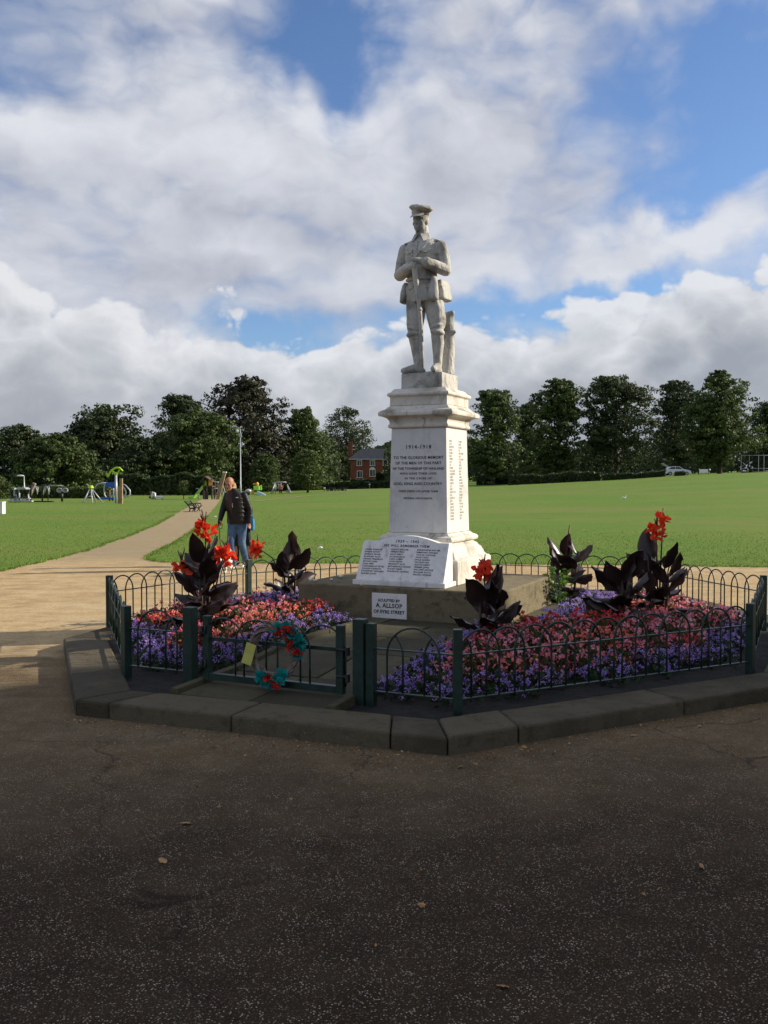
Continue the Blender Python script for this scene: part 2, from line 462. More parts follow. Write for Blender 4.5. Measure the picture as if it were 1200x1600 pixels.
# ground sheet
rows = [20, 23, 26, 30, 35, 40, 46, 53, 60, 68, 76, 85, 95, 105, 115, 125, 135, 145, 150, 160, 175, 190, 210, 235, 260, 300, 350, 400, 600, 1000, 2500]
cols = [-6, -3, -1.6, -1, -.7, -.5, -.4, -.3, -.22, -.17, -.13, -.095, -.06, -.02, .02, .06, .1, .15, .2, .25, .3, .35, .405, .5, .6, .8, 1, 1.6, 3, 6]
V = []; Fc = []
for y in [-120.0] + rows:
    for r in cols:
        yy = max(y, 20); V.append((r * yy, y, ground_z(r * yy, y)))
nc = len(cols)
for i in range(len(rows)):
    for j in range(nc - 1):
        Fc.append((i * nc + j, i * nc + j + 1, (i + 1) * nc + j + 1, (i + 1) * nc + j))
g_o = link('ground', np_mesh('ground', V, Fc, True), MATS['lawn']); tag(g_o, 'mown green park lawn rising gently towards the trees', kind='structure')

rng = random.Random(4)
def wobble(pts, step, amp):
    out = []
    for a, b_ in zip(pts, pts[1:]):
        n = max(1, int((b_ - a).length / step))
        for i in range(n):
            p = a.lerp(b_, i / n); out.append(Vector((p.x + rng.uniform(-amp, amp), p.y + rng.uniform(-amp, amp), p.z)))
    out.append(pts[-1]); return out
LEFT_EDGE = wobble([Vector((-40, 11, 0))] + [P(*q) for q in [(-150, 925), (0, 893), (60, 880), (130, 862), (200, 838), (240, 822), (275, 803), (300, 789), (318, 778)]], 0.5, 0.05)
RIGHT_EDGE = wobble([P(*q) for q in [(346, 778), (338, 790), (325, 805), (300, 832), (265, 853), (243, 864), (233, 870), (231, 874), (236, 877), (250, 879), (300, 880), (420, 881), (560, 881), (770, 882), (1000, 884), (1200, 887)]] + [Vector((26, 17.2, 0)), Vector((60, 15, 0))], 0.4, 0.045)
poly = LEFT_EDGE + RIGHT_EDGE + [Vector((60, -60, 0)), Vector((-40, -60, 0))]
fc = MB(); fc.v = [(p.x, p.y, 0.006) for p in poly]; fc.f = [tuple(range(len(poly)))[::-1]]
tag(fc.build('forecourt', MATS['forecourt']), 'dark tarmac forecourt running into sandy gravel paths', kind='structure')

# thin path far across the field to the playground
pp = [(395, 78), (440, 86), (500, 102), (560, 125), (625, 165)]
MATS_path = M('pale path', (0.33, 0.27, 0.17), 0.9, 0.2, 1.0)
L = []; Rr = []
for (xa, ya), (xb, yb) in zip(pp, pp[1:]):
    for i in range(6):
        f_ = i / 6; q = xa + (xb - xa) * f_; Y = ya + (yb - ya) * f_
        L.append(G(q, Y - 0.8, 0.03)); Rr.append(G(q, Y + 0.8, 0.03))
n = len(L); V = L + Rr; Fc = [(i, i + 1, n + i + 1, n + i) for i in range(n - 1)]
tag(link('path', np_mesh('path', [tuple(v) for v in V], Fc), MATS_path), 'thin pale path crossing the far lawn', kind='structure')

# ------------------------------------------------------------------ the octagonal bed
MC = Vector((0.52, 10.80, 0)); YAW = math.radians(-25.0)     # monument axis and turn
ex = Vector((math.cos(YAW), math.sin(YAW), 0)); ey = Vector((-math.sin(YAW), math.cos(YAW), 0))
def loc2w(x, y, z=0.0): return MC + ex * x + ey * y + Vector((0, 0, z))
def w2loc(p): d = p - MC; return d.dot(ex), d.dot(ey)
V2 = [P(715, 1113, .10), P(1172, 1050, .10), P(1193, 902, .64), Vector((3.4, 12.5, 0)), Vector((.75, 13.5, 0)), P(388, 879, .62), P(171, 905, .62), P(198, 1054, .11)]
V2 = [Vector((p.x, p.y, 0)) for p in V2]                     # fence corners: front, then clockwise seen from above... right, back, left
BC = sum(V2, Vector()) / 8
K2 = [P(700, 1152, .12), Vector((3.36, 7.30, 0)), Vector((4.62, 9.85, 0)), Vector((3.95, 13.0, 0)), Vector((.85, 14.25, 0)), Vector((-2.15, 12.75, 0)), P(99, 997, .12), P(118, 1093, .12)]
K2 = [Vector((p.x, p.y, 0)) for p in K2]
def inset(poly, d):
    n = len(poly); out = []
    for i in range(n):
        a, b_, c_ = poly[i - 1], poly[i], poly[(i + 1) % n]
        n1 = Vector((-(b_ - a).y, (b_ - a).x, 0)).normalized(); n2 = Vector((-(c_ - b_).y, (c_ - b_).x, 0)).normalized()
        k = (n1 + n2).normalized(); out.append(b_ + k * (d / max(0.3, k.dot(n1))))
    return out
KI = inset(K2, 0.40)
def edge_frac(p, poly=V2):
    """0 at the centre of the bed, 1 on the fence line"""
    best = 0
    for i in range(8):
        a, b_ = poly[i], poly[(i + 1) % 8]
        nn = Vector(((b_ - a).y, -(b_ - a).x, 0)).normalized()
        best = max(best, (p - BC).dot(nn) / (a - BC).dot(nn))
    return best
def bed_z(x, y):
    return 0.085 + 0.10 * sm((1.02 - edge_frac(Vector((x, y, 0)))) / 0.45)

kb = MB(); kb.prism(inset(K2, 0.03), -0.05, 0.06)
kerb = kb.build('kerb', MATS['soil']); tag(kerb, 'low stone kerb ring round the octagonal flower bed', kind='structure')
def lerp2(a, b_, t_): return a + (b_ - a) * t_
for i in range(8):
    a, b_, ai, bi = K2[i], K2[(i + 1) % 8], KI[i], KI[(i + 1) % 8]
    cuts = {7: [0, .10, .455, .865, 1], 0: [0, .155, .58, 1]}.get(i, [0, .33, .66, 1])
    for t0_, t1_ in zip(cuts, cuts[1:]):
        g = 0.004 / (b_ - a).length
        dz_ = rng.uniform(-.004, .005)
        s_ = MB(); s_.prism([lerp2(a, b_, t0_ + g), lerp2(a, b_, t1_ - g), lerp2(ai, bi, t1_ - g), lerp2(ai, bi, t0_ + g)], -0.03, 0.12 + dz_)
        s_.build('kerb_stone', MATS['kerb stone'], kerb, bevel=0.018)

# soil inside the kerb
so = MB(); NR, NS = 14, 10
inner = inset(K2, 0.37); ringp = []
for i in range(8):
    for j in range(NS): ringp.append(lerp2(inner[i], inner[(i + 1) % 8], j / NS))
V = [(BC.x, BC.y, bed_z(BC.x, BC.y))]; Fc = []
nrp = len(ringp)
for r_ in range(1, NR + 1):
    for q in ringp:
        p = BC + (q - BC) * (r_ / NR); V.append((p.x, p.y, bed_z(p.x, p.y) + rng.uniform(-.012, .012)))
so.v = V
for j in range(nrp): so.f.append((0, 1 + j, 1 + (j + 1) % nrp))
for r_ in range(NR - 1):
    for j in range(nrp):
        k_ = (j + 1) % nrp; so.f.append((1 + r_ * nrp + j, 1 + (r_ + 1) * nrp + j, 1 + (r_ + 1) * nrp + k_, 1 + r_ * nrp + k_))
tag(so.build('soil', MATS['soil'], smooth=True), 'dark bare soil of the octagonal flower bed', kind='structure')

# line of the gate side
def on_line(a, b_, px):
    k = (px - 600) / F
    t_ = (k * a.y - a.x) / ((b_.x - a.x) - k * (b_.y - a.y))
    return lerp2(a, b_, t_)
GL, GR_ = on_line(V2[7], V2[0], 303), on_line(V2[7], V2[0], 566)
# paving from the kerb through the gate to the base, and a strip round the base
gw = MB(); W0 = w2loc(GL)[0] + 0.03; W1 = w2loc(GR_)[0] - 0.03
gp = empty('garden_path', (0, 0, 0), 0, 'worn mossy slab path from the gate to the memorial base', kind='structure')
BW, BD = 2.32, 1.97
yf0 = w2loc(lerp2(KI[7], KI[0], 0.5))[1] + 0.02
def slab(x0, x1, y0, y1, dz=0.0):
    s_ = MB(); g = 0.006
    qs = [loc2w(x0 + g, y0 + g), loc2w(x1 - g, y0 + g), loc2w(x1 - g, y1 - g), loc2w(x0 + g, y1 - g)]
    e = rng.uniform(-.005, .005) + dz
    s_.prism(qs, lambda x, y: bed_z(x, y) - .06, lambda x, y: bed_z(x, y) + .022 + e)
    s_.build('slab', MATS['paving stone'], gp, bevel=0.008)
ys = [yf0 + (-BD / 2 - 0.32 - yf0) * k_ / 4 for k_ in range(5)]
for y0, y1 in zip(ys, ys[1:]):
    xm = W0 + (W1 - W0) * rng.choice([.42, .5, .58])
    slab(W0 + .08, xm, y0, y1); slab(xm, W1 - .08, y0, y1)
    for xe in (W0, W1 - .08): slab(xe, xe + .08, y0, y1, 0.03)
for k_ in range(4):                                       # strip round the foot of the base
    x0 = -BW / 2 - .3 + (BW + .6) * k_ / 4; slab(x0, x0 + (BW + .6) / 4, -BD / 2 - .32, -BD / 2 - .005)
for k_ in range(3):
    y0 = -BD / 2 + BD * k_ / 3
    slab(BW / 2 + .005, BW / 2 + .3, y0, y0 + BD / 3); slab(-BW / 2 - .3, -BW / 2 - .005, y0, y0 + BD / 3)

# ================================================================== THE MEMORIAL
def marble(name, base, grime, amount, streak=0.5, rng_=(0.46, 0.72), wrinkle=0.0):
    m, t, b, pos, (px_, py_, pz_) = surf(name); MATS[name] = m
    n1 = noise(pos, 3.0, 6, 0.62, 0.4); n2 = noise(pos, 16.0, 6, 0.68); n3 = noise(pos, 90, 4, 0.7)
    st = noise(comb(px_ * 9.0, py_ * 9.0, pz_ * 0.9), 1.6, 5, 0.6)
    vein = noise(pos, 5.0, 8, 0.6, 1.8)
    c = mixc(sstep(vein, 0.45, 0.62) * 0.35, base, tuple(k * 0.80 for k in base))
    c = mixc(sstep(n1, *rng_) * amount, c, grime)
    c = mixc(sstep(st, 0.56, 0.74) * streak * amount, c, tuple(k * 0.75 for k in grime))
    c = mixc(sstep(n2, 0.58, 0.76) * amount * 0.7, c, tuple(k * 0.6 for k in grime))
    t.links.new(c.v, b.inputs['Base Color']); b.inputs['Roughness'].default_value = 0.72; b.inputs['Specular IOR Level'].default_value = 0.3
    bumpy(t, b, n2 * 0.6 + n3 * 0.6 + noise(comb(px_, py_, pz_ * 0.55), 11.0, 3, 0.5, 1.2) * (wrinkle * 2.0), 0.25 + wrinkle * 0.35, 0.006 + wrinkle * 0.022)
    return m
marble('marble', (0.655, 0.65, 0.625), (0.34, 0.325, 0.29), 0.46)
marble('statue marble', (0.54, 0.525, 0.475), (0.14, 0.135, 0.118), 0.85, 0.9, (0.43, 0.68), 0.9)
marble('ledge marble', (0.66, 0.62, 0.54), (0.21, 0.19, 0.14), 0.85, 0.9)
marble('tablet marble', (0.78, 0.77, 0.74), (0.45, 0.44, 0.42), 0.70, 1.0)
M('lead letters', (0.020, 0.020, 0.022), 0.6, 0.2, 60)
M('faded letters', (0.50, 0.46, 0.38), 0.7, 0.3, 60)

mem = empty('war_memorial', (MC.x, MC.y, 0), YAW, 'white marble soldier statue on a tall inscribed pedestal inside the flower bed', 'war memorial')
ZB = 0.535
bs = MB(); bs.box((0, 0, (0.10 + ZB) / 2), (BW, BD, ZB - 0.10))
bs.build('base_block', MATS['base stone'], mem, bevel=0.018)
pl = MB(); pl.squares([(.55, ZB + .002), (.55, .785), (.535, .80), (.51, .808), (.492, .83), (.48, .865), (.462, .90), (.435, .925), (.425, .945), (.395, .96), (.395, .972), (.43, .985), (.437, 1.01), (.425, 1.035), (.39, 1.05), (.375, 1.062), (.36, 1.078)])
pl.build('plinth', MATS['ledge marble'], mem, bevel=0.006, angle=50)
sh = MB(); sh.squares([(.352, 1.08), (.328, 2.24)])
shaft = sh.build('shaft', MATS['marble'], mem, bevel=0.006)
cp = MB(); cp.squares([(.345, 2.242), (.358, 2.252), (.36, 2.272), (.348, 2.288), (.345, 2.30), (.352, 2.33), (.372, 2.355), (.41, 2.372), (.44, 2.376), (.445, 2.40), (.44, 2.418), (.425, 2.432), (.385, 2.450), (.365, 2.472), (.352, 2.482), (.345, 2.49)])
cp.build('capital', MATS['ledge marble'], mem, bevel=0.004, angle=50)
ub = MB(); ub.squares([(.342, 2.492), (.342, 2.585), (.35, 2.592), (.364, 2.60), (.368, 2.615), (.362, 2.632), (.335, 2.645), (.315, 2.672), (.298, 2.683)])
ub.build('upper_block', MATS['ledge marble'], mem, bevel=0.004, angle=50)
spb = MB(); spb.squares([(.248, 2.685), (.246, 2.858)])
spb.build('statue_plinth', MATS['statue marble'], mem, bevel=0.01)

# inscriptions
def on_front(items, y, name, parent, mat, lean=0.0, z0=0.0, bold=0.0):
    """items: (text, x, z, size, align, spacing, shear)"""
    lst = []
    for tx, x, z, size, al, sp_, shr in items:
        me = text_mesh(tx, size, al, sp_, 1.0, 0.001, bold * size, shr)
        yy = y(z) if callable(y) else y
        lst.append((me, Matrix.Translation((x, yy, z)) @ R4(math.pi / 2 + lean, 'X')))
    return link(name, join_meshes(name, lst), mat, parent)
FY = lambda z: -(.352 + (.328 - .352) * (z - 1.08) / 1.16) - .0012
def zrow(py): return CAMZ - (py - HY) * 10.48 / F
S = 0.014
rowsT = [('1914-1918', 701, .056, 1.25, 0), ('TO THE GLORIOUS MEMORY', 717, .042, 1.06, 0), ('OF THE MEN OF THIS PART', 725.5, .041, 1.06, 0),
         ('OF THE TOWNSHIP OF HASLAND', 734, .0385, 1.02, 0), ('WHO GAVE THEIR LIVES', 741.5, .033, 1.2, 0), ('IN THE CAUSE OF', 749, .033, 1.2, 0),
         ('GOD, KING AND COUNTRY.', 758, .043, 1.02, 0), ('THEIR DEEDS LIVE AFTER THEM', 769, .029, 1.12, .25), ('FAITHFUL UNTO DEATH.', 780, .028, 1.05, .25)]
for a, y_, s_, sp_, q in rowsT: on_front([(a, 0.0, zrow(y_), s_ * 1.04, 'CENTER', sp_, q)], FY, 'inscription', shaft, MATS['lead letters'], bold=0.012)
# worn names on the sunlit side
c1 = ['BAILS', 'COX', 'BROWN', 'DEAN', 'PEARS', 'DAY', 'DAVIS', 'ELEY', 'ELL', 'EVANS', 'FLETCHER', 'FLANDERS', 'FLINT', 'FLOWE', 'GREEN', 'LEE', 'HALL', 'HANCOCK', 'HAY', 'HANDLEY', 'JOW', 'HARDY', 'HALLIS', 'HEALEY', 'HOLLIS', 'HOWE', 'HOUSE']
c2 = ['PLANT', 'AYRE', 'RYAN', 'LEE', 'REDFERN', 'ROE', 'POLLARD', 'ELLIS', 'ROSE', 'PRATT', 'SALE', 'SIMS', 'LANE', 'SHAW', 'STONE', 'TAYLOR', 'WEST', 'WALL', 'WARD', 'WEBB', 'WILL', 'WOOD', 'SLATER', 'YATE', 'UNWIN', 'ROSS', 'DYE']
for cl, x0 in ((c1, -.245), (c2, .045)):
    me = text_mesh('\n'.join(cl), .0345, 'LEFT', 1.05, 0.965, .0008, 0.0)
    lean = math.atan((.352 - .328) / 1.16)
    z_top = 2.085
    xf = .352 + (.328 - .352) * (z_top - 1.08) / 1.16 + .0012
    link('inscription', me, MATS['faded letters'], shaft, (xf, x0, z_top), (math.pi / 2 - lean, 0, math.pi / 2))

# ---- soldier, life size, facing -y
st = Vector((-.015, -.075, 2.858))
B = MB()
B.rings_z([(0, 0, .80, .205, .150), (0, 0, .86, .205, .150), (0, 0, .96, .188, .135), (0, 0, 1.04, .174, .128), (0, -.005, 1.14, .176, .135), (0, -.012, 1.26, .190, .145), (0, -.012, 1.36, .196, .145), (0, -.004, 1.44, .190, .125), (0, .005, 1.49, .165, .10), (0, .01, 1.525, .095, .08), (0, .005, 1.58, .076, .076), (-.005, -.005, 1.66, .070, .072)], 24)
# head, turned a little to his right
HR = R4(math.radians(-12), 'Z') @ R4(math.radians(4), 'X'); HC = Vector((-.008, -.022, 1.712))
def hd(p): return HC + HR @ Vector(p)
def hell(p, r, nu=12): B.ell(hd(p), tuple(k * 1.13 for k in r), HR, nu)
hell((0, .012, .025), (.077, .096, .105), 20); hell((0, -.022, -.050), (.061, .066, .074), 16); hell((0, -.054, -.096), (.034, .030, .028))
hell((0, -.088, -.008), (.013, .020, .034)); hell((0, -.100, -.030), (.017, .015, .012)); hell((0, -.074, .032), (.050, .016, .011))
hell((0, -.080, -.060), (.024, .014, .008)); hell((0, -.078, -.076), (.021, .012, .008))
for s_ in (-1, 1):
    hell((s_ * .040, -.058, -.028), (.026, .022, .026)); hell((s_ * .079, .012, -.012), (.010, .020, .032))
# arms: hands folded over the butt of the rifle
HL, HRt = Vector((.045, -.262, 1.225)), Vector((.005, -.268, 1.165))
for s_, sh_, elb, wr in ((1, (.222, .015, 1.418), (.274, .020, 1.148), (.125, -.225, 1.205)), (-1, (-.222, .015, 1.418), (-.278, .005, 1.138), (-.090, -.222, 1.150))):
    sh_, elb, wr = Vector(sh_), Vector(elb), Vector(wr)
    B.limb([sh_, sh_.lerp(elb, .5) + Vector((s_ * .008, .006, 0)), elb], [.066, .066, .062], 14)
    B.limb([elb, elb.lerp(wr, .5), wr], [.068, .068, .052], 14)
    B.tube([wr.lerp(elb, .30), wr.lerp(elb, .08), wr.lerp(elb, -.02)], [.060, .063, .058], 14)        # turned cuff
    for k_ in range(4):                                                                              # sleeve folds
        q = sh_.lerp(elb, .62 + .12 * k_); B.ell(q + Vector((s_ * .012, -.012, 0)), (.060, .058, .012), R4(s_ * .5, 'Y') @ R4(.3, 'X'))
        q = elb.lerp(wr, .15 + .17 * k_); B.ell(q, (.018, .056, .056), R4(s_ * (.9 + .15 * k_), 'Z'))
# hands
def fist(c_, wr, up):
    wr = Vector(wr); d = (c_ - wr).normalized()
    B.limb([wr, c_ - d * .02], [.034, .036], 10); B.ell(c_, (.045, .040, .030))
    sd = d.cross(Vector((0, 0, 1))).normalized()
    for k_ in range(4):                                                                              # fingers curled over the butt
        o_ = c_ + d * (.028 - .004 * abs(k_ - 1.5)) + Vector((0, -.026 + .018 * k_, .004 if up else -.002))
        B.limb([o_ - d * .02 + Vector((0, 0, .014)), o_ + d * .012 + Vector((0, 0, .004)), o_ + d * .010 + Vector((0, 0, -.028))], [.0105, .0105, .009], 8)
    B.limb([c_ + sd * .03, c_ + d * .03 + sd * .028 + Vector((0, 0, .016))], [.012, .010], 8)
fist(HL, (.125, -.225, 1.205), True); fist(HRt, (-.090, -.222, 1.150), False)
# legs in breeches and puttees
for s_, hip, kn, an, toe in ((-1, (-.108, 0, .84), (-.130, -.035, .47), (-.092, -.005, .085), (-.205, -.165, .03)), (1, (.100, .0, .84), (.140, -.02, .48), (.138, .01, .085), (.168, -.195, .03))):
    hip, kn, an, toe = (Vector(q) for q in (hip, kn, an, toe))
    B.limb([hip, hip.lerp(kn, .35), hip.lerp(kn, .65), hip.lerp(kn, .92)], [.112, .110, .100, .082], 16)
    B.ell(hip.lerp(kn, .62) + Vector((s_ * .035, .015, 0)), (.075, .085, .150), R4(s_ * -.08, 'Y'), 14)   # breeches flare
    B.ell(kn + Vector((s_ * .008, -.004, -.022)), (.083, .088, .046), R4(s_ * .15, 'Y'), 16)             # bagged cloth over the knee
    B.ell(kn + Vector((s_ * .004, -.012, .040)), (.080, .080, .040), R4(-s_ * .3, 'Y'), 16)
    ca = kn.lerp(an, .35) + Vector((0, .022, 0))
    B.limb([kn + Vector((0, .005, -.05)), ca, kn.lerp(an, .72) + Vector((0, .008, 0)), an], [.070, .071, .054, .048], 14)
    for k_ in range(9):                                                                                  # puttee turns
        q = kn.lerp(an, .14 + k_ * .095) + Vector((0, .016 * (1 - k_ / 9), 0)); rr = .072 - .0030 * k_ if k_ < 4 else .0625 - .0026 * (k_ - 3)
        B.ell(q, (rr * .97, rr * .97, .019), R4(.28, 'X') @ R4(.18 * s_, 'Y'), 14)
    hl = an + (an - toe) * .28; hl.z = .036
    B.limb([hl, an.lerp(toe, .35) + Vector((0, 0, -.005)), an.lerp(toe, .72) + Vector((0, 0, -.006)), toe], [.040, .050, .044, .034], 12)
    B.limb([an, an.lerp(toe, .5)], [.046, .040], 10)
# tunic skirt gap and folds
for a_, z_ in ((.5, .93), (1.2, .95), (2.0, .92), (2.7, .94)):
    B.ell((.19 * math.cos(-a_), .135 * math.sin(-a_), z_ - .04), (.022, .018, .10))
sm_ = B.fused('soldier', 0.006, 2, 0.5)
sol = link('soldier', sm_, MATS['statue marble'], mem, st)
# clothing and kit, carved in the same stone
def sub(name, mb, bevel=0.004, smooth=False, par=None):
    return mb.build(name, MATS['statue marble'], par or sol, smooth=smooth, bevel=bevel)
q = MB(); n = 28
CT = Vector((0, 0, .07))
def capring(r, z, fy=1.08, dy=0.0): return [hd(CT + R4(.17 if z > .105 else 0.0, 'Y') @ (Vector((r * math.cos(2 * math.pi * j / n), r * fy * math.sin(2 * math.pi * j / n) + dy, z)) - CT)) for j in range(n)]
q.loft([capring(.086, .058), capring(.094, .060), capring(.096, .100), capring(.100, .106), capring(.120, .124), capring(.131, .134), capring(.132, .144), capring(.120, .160), capring(.090, .172), capring(.045, .178)])
q.build('cap', MATS['statue marble'], sol, smooth=True)
q = MB(); top = []; bot = []
for k_ in range(13):
    a_ = math.radians(-90 - 62 + 124 * k_ / 12); c_ = math.cos(math.radians(-62 + 124 * k_ / 12))
    top.append((hd((.095 * math.cos(a_), .102 * math.sin(a_), .064)), hd((.100 * math.cos(a_), (.102 + .058 * c_) * math.sin(a_), .064 - .040 * c_))))
for k_ in range(12):
    (a0, b0), (a1, b1) = top[k_], top[k_ + 1]; u_ = Vector((0, 0, .008))
    q.add([a0, a1, b1, b0, a0 + u_, a1 + u_, b1 + u_, b0 + u_], [(0, 1, 2, 3), (7, 6, 5, 4), (3, 2, 6, 7), (0, 4, 5, 1)])
q.build('cap_peak', MATS['statue marble'], sol, smooth=False)
# collar
q = MB()
for s_ in (-1, 1):
    q.add([(s_ * .012, -.072, 1.558), (s_ * .076, -.003, 1.578), (s_ * .104, -.030, 1.505), (s_ * .064, -.100, 1.468), (s_ * .014, -.086, 1.558), (s_ * .088, -.008, 1.580), (s_ * .116, -.040, 1.500), (s_ * .068, -.126, 1.462)], [(0, 1, 2, 3), (4, 7, 6, 5), (0, 4, 5, 1), (1, 5, 6, 2), (2, 6, 7, 3), (3, 7, 4, 0)])
q.ell((0, .014, 1.568), (.084, .082, .034), None, 20)
sub('collar', q, .003)
def onchest(x, z, out=0.0):
    """front surface of the tunic"""
    tbl = ((.86, .205, .150), (.96, .188, .135), (1.04, .178, .128), (1.14, .180, .140), (1.26, .190, .157), (1.36, .198, .157), (1.44, .195, .129))
    for (z0, a0, b0), (z1, a1, b1) in zip(tbl, tbl[1:]):
        if z <= z1: break
    t_ = (z - z0) / (z1 - z0); a = a0 + (a1 - a0) * t_; b_ = b0 + (b1 - b0) * t_
    return Vector((x, -b_ * math.sqrt(max(0.02, 1 - (x / a) ** 2)) - out, z))
for s_ in (-1, 1):
    q = MB(); pa = [onchest(s_ * x, z, .004) for x, z in ((.055, 1.36), (.145, 1.36), (.145, 1.26), (.055, 1.26))]; n_ = Vector((0, -.008, 0))
    q.add(pa + [p + n_ for p in pa], [(4, 5, 6, 7), (0, 1, 5, 4), (1, 2, 6, 5), (2, 3, 7, 6), (3, 0, 4, 7)])
    fl = [onchest(s_ * x, z, .010) for x, z in ((.050, 1.375), (.150, 1.375), (.150, 1.345), (.100, 1.325), (.050, 1.345))]; n_ = Vector((0, -.010, 0))
    q.add(fl + [p + n_ for p in fl], [(5, 6, 7, 8, 9), (0, 1, 6, 5), (1, 2, 7, 6), (2, 3, 8, 7), (3, 4, 9, 8), (4, 0, 5, 9)])
    q.ell(onchest(s_ * .10, 1.335, .024), (.008, .006, .008)); sub('breast_pocket', q, .003)
    q = MB(); q.bar((s_ * .10, .0, 1.508), (s_ * .205, .01, 1.478), .05, .014); q.ell((s_ * .19, .004, 1.480), (.03, .034, .014)); sub('shoulder_strap', q, .004)
for s_ in (-1, 1):                                                                  # skirt pockets
    q = MB(); pa = [onchest(s_ * x, z, .006) for x, z in ((.070, .985), (.150, .985), (.150, .955), (.110, .940), (.070, .955))]; n_ = Vector((0, -.012, 0))
    q.add(pa + [p + n_ for p in pa], [(5, 6, 7, 8, 9), (0, 1, 6, 5), (1, 2, 7, 6), (2, 3, 8, 7), (3, 4, 9, 8), (4, 0, 5, 9)]); sub('skirt_pocket', q, .003)
for z in (1.46, 1.38, 1.30, 1.08):
    q = MB(); q.ell(onchest(0, min(z, 1.44), .006 if z < 1.45 else -.004) + Vector((0, 0, z - min(z, 1.44))), (.009, .007, .009)); sub('button', q, 0)
q = MB(); q.tube([onchest(.10, 1.43, -.002), onchest(.06, 1.37, .008), onchest(-.01, 1.29, .008), onchest(-.08, 1.20, .006), onchest(-.15, 1.08, .004)], .010, 6); sub('cross_strap', q, 0)
q = MB()
for k_ in range(33):
    pass
q.tube([onchest(-.175 + .35 * k_ / 16, 1.055, .006) if abs(-.175 + .35 * k_ / 16) < .17 else onchest(.168 * (1 if k_ > 8 else -1), 1.055, .006) for k_ in range(17)], .018, 8); sub('belt', q, 0)
# haversack, gas pouch and water bottle
q = MB(); q.box((0, 0, 0), (.095, .215, .215), None, .80); hv = sub('haversack', q, .018); hv.location = (.212, .075, .925); hv.rotation_euler = (0, math.radians(-9), math.radians(-8))
q = MB(); q.box((0, 0, 0), (.102, .224, .085), None, .86); hf = q.build('flap', MATS['statue marble'], sol, bevel=.014); hf.location = (.202, .074, 1.000); hf.rotation_euler = (0, math.radians(-9), math.radians(-8))
q = MB(); q.rings_z([(0, 0, -.135, .05, .028), (0, 0, -.125, .064, .042), (0, 0, -.05, .060, .044), (0, 0, .06, .044, .036), (0, 0, .13, .030, .024)], 14)
pc = sub('pouch', q, 0, True); pc.location = (.172, -.130, .930); pc.rotation_euler = (math.radians(-6), math.radians(4), math.radians(28))
q = MB(); q.rings_z([(0, 0, -.115, .03, .06), (0, 0, -.105, .042, .085), (0, 0, 0, .045, .088), (0, 0, .08, .036, .066), (0, 0, .12, .02, .03)], 14)
wb = sub('water_bottle', q, 0, True); wb.location = (-.232, .005, .925); wb.rotation_euler = (0, math.radians(7), 0)
# reversed rifle
q = MB(); r0, r1 = Vector((.018, -.262, 1.185)), Vector((.020, -.150, .004))
def rp(t_): return r0.lerp(r1, t_)
q.tube([rp(-.04), rp(.0), rp(.10), rp(.22), rp(.30), rp(.55), rp(.78), rp(.80), rp(1.0)], [.012, .036, .034, .028, .024, .023, .022, .021, .021], 10)
q.tube([rp(.24) + Vector((0, -.022, 0)), rp(.29) + Vector((0, -.042, 0)), rp(.34) + Vector((0, -.022, 0))], .006, 6)
q.ell(rp(.42), (.026, .028, .02)); q.ell(rp(.70), (.024, .025, .014)); q.ell(rp(.97), (.022, .022, .018))
sub('rifle', q, 0, True)
# tree stump behind his left leg
q = MB(); sr = random.Random(8); rg = []
for z, r_, ox, oy in ((0, .105, .160, .19), (.03, .104, .162, .19), (.10, .100, .166, .19), (.22, .093, .172, .19), (.36, .085, .178, .19), (.48, .080, .184, .19), (.56, .075, .190, .19), (.62, .068, .196, .19), (.69, .056, .204, .19), (.715, .040, .206, .19)):
    rg.append([Vector((ox + (r_ * (1 + sr.uniform(-.10, .10))) * math.cos(a_ * math.pi / 8), oy + (r_ * (1 + sr.uniform(-.10, .10))) * math.sin(a_ * math.pi / 8), z)) for a_ in range(16)])
q.loft(rg); q.limb([(.20, .17, .45), (.285, .15, .48)], [.045, .024], 10); q.limb([(.20, .18, .58), (.245, .18, .70)], [.045, .030], 10)
q.limb([(.16, .12, .03), (.06, .15, .02), (-.06, .16, .02)], [.05, .04, .03], 8)
stump_me = q.fused('tree_stump', .012, 2)
link('tree_stump', stump_me, MATS['statue marble'], mem, st)

# the weight rests on his right leg: the trunk sways over it
def sway(z): return -.050 * sm((z - .62) / .55)
for o_ in [sol] + list(sol.children):
    if o_ is not sol and o_.location.length > 0: o_.location.x += sway(o_.location.z); continue
    for v_ in o_.data.vertices: v_.co.x += sway(v_.co.z)
# ---- second tablet (1939-1945), leaning on the plinth
tab = empty('memorial_tablet', loc2w(0, -.74, ZB), YAW, 'sloping white marble tablet with arched top and three columns of names', 'tablet')
q = MB(); q.box((0, .02, .028), (1.07, .34, .052)); q.build('footing', MATS['tablet marble'], tab, bevel=.004)
LEAN = math.atan2(.19, .42); hw = .510
prof = [(-hw, 0)] + [(-hw * .985, .445)] + [(-.36 + .74 * k_ / 12, .445 + .075 * math.sin(math.pi * k_ / 12)) for k_ in range(13)] + [(hw * .985, .445), (hw, 0)]
fy0, fz0 = -.125, .055
ct, st_ = math.cos(LEAN), math.sin(LEAN)
front = [Vector((x, fy0 + s_ * st_, fz0 + s_ * ct)) for x, s_ in prof]
back = [Vector((p.x, max(.155, p.y + .07), p.z)) for p in front]
q = MB(); q.loft([back, front]); q.build('slab', MATS['tablet marble'], tab, bevel=.004)
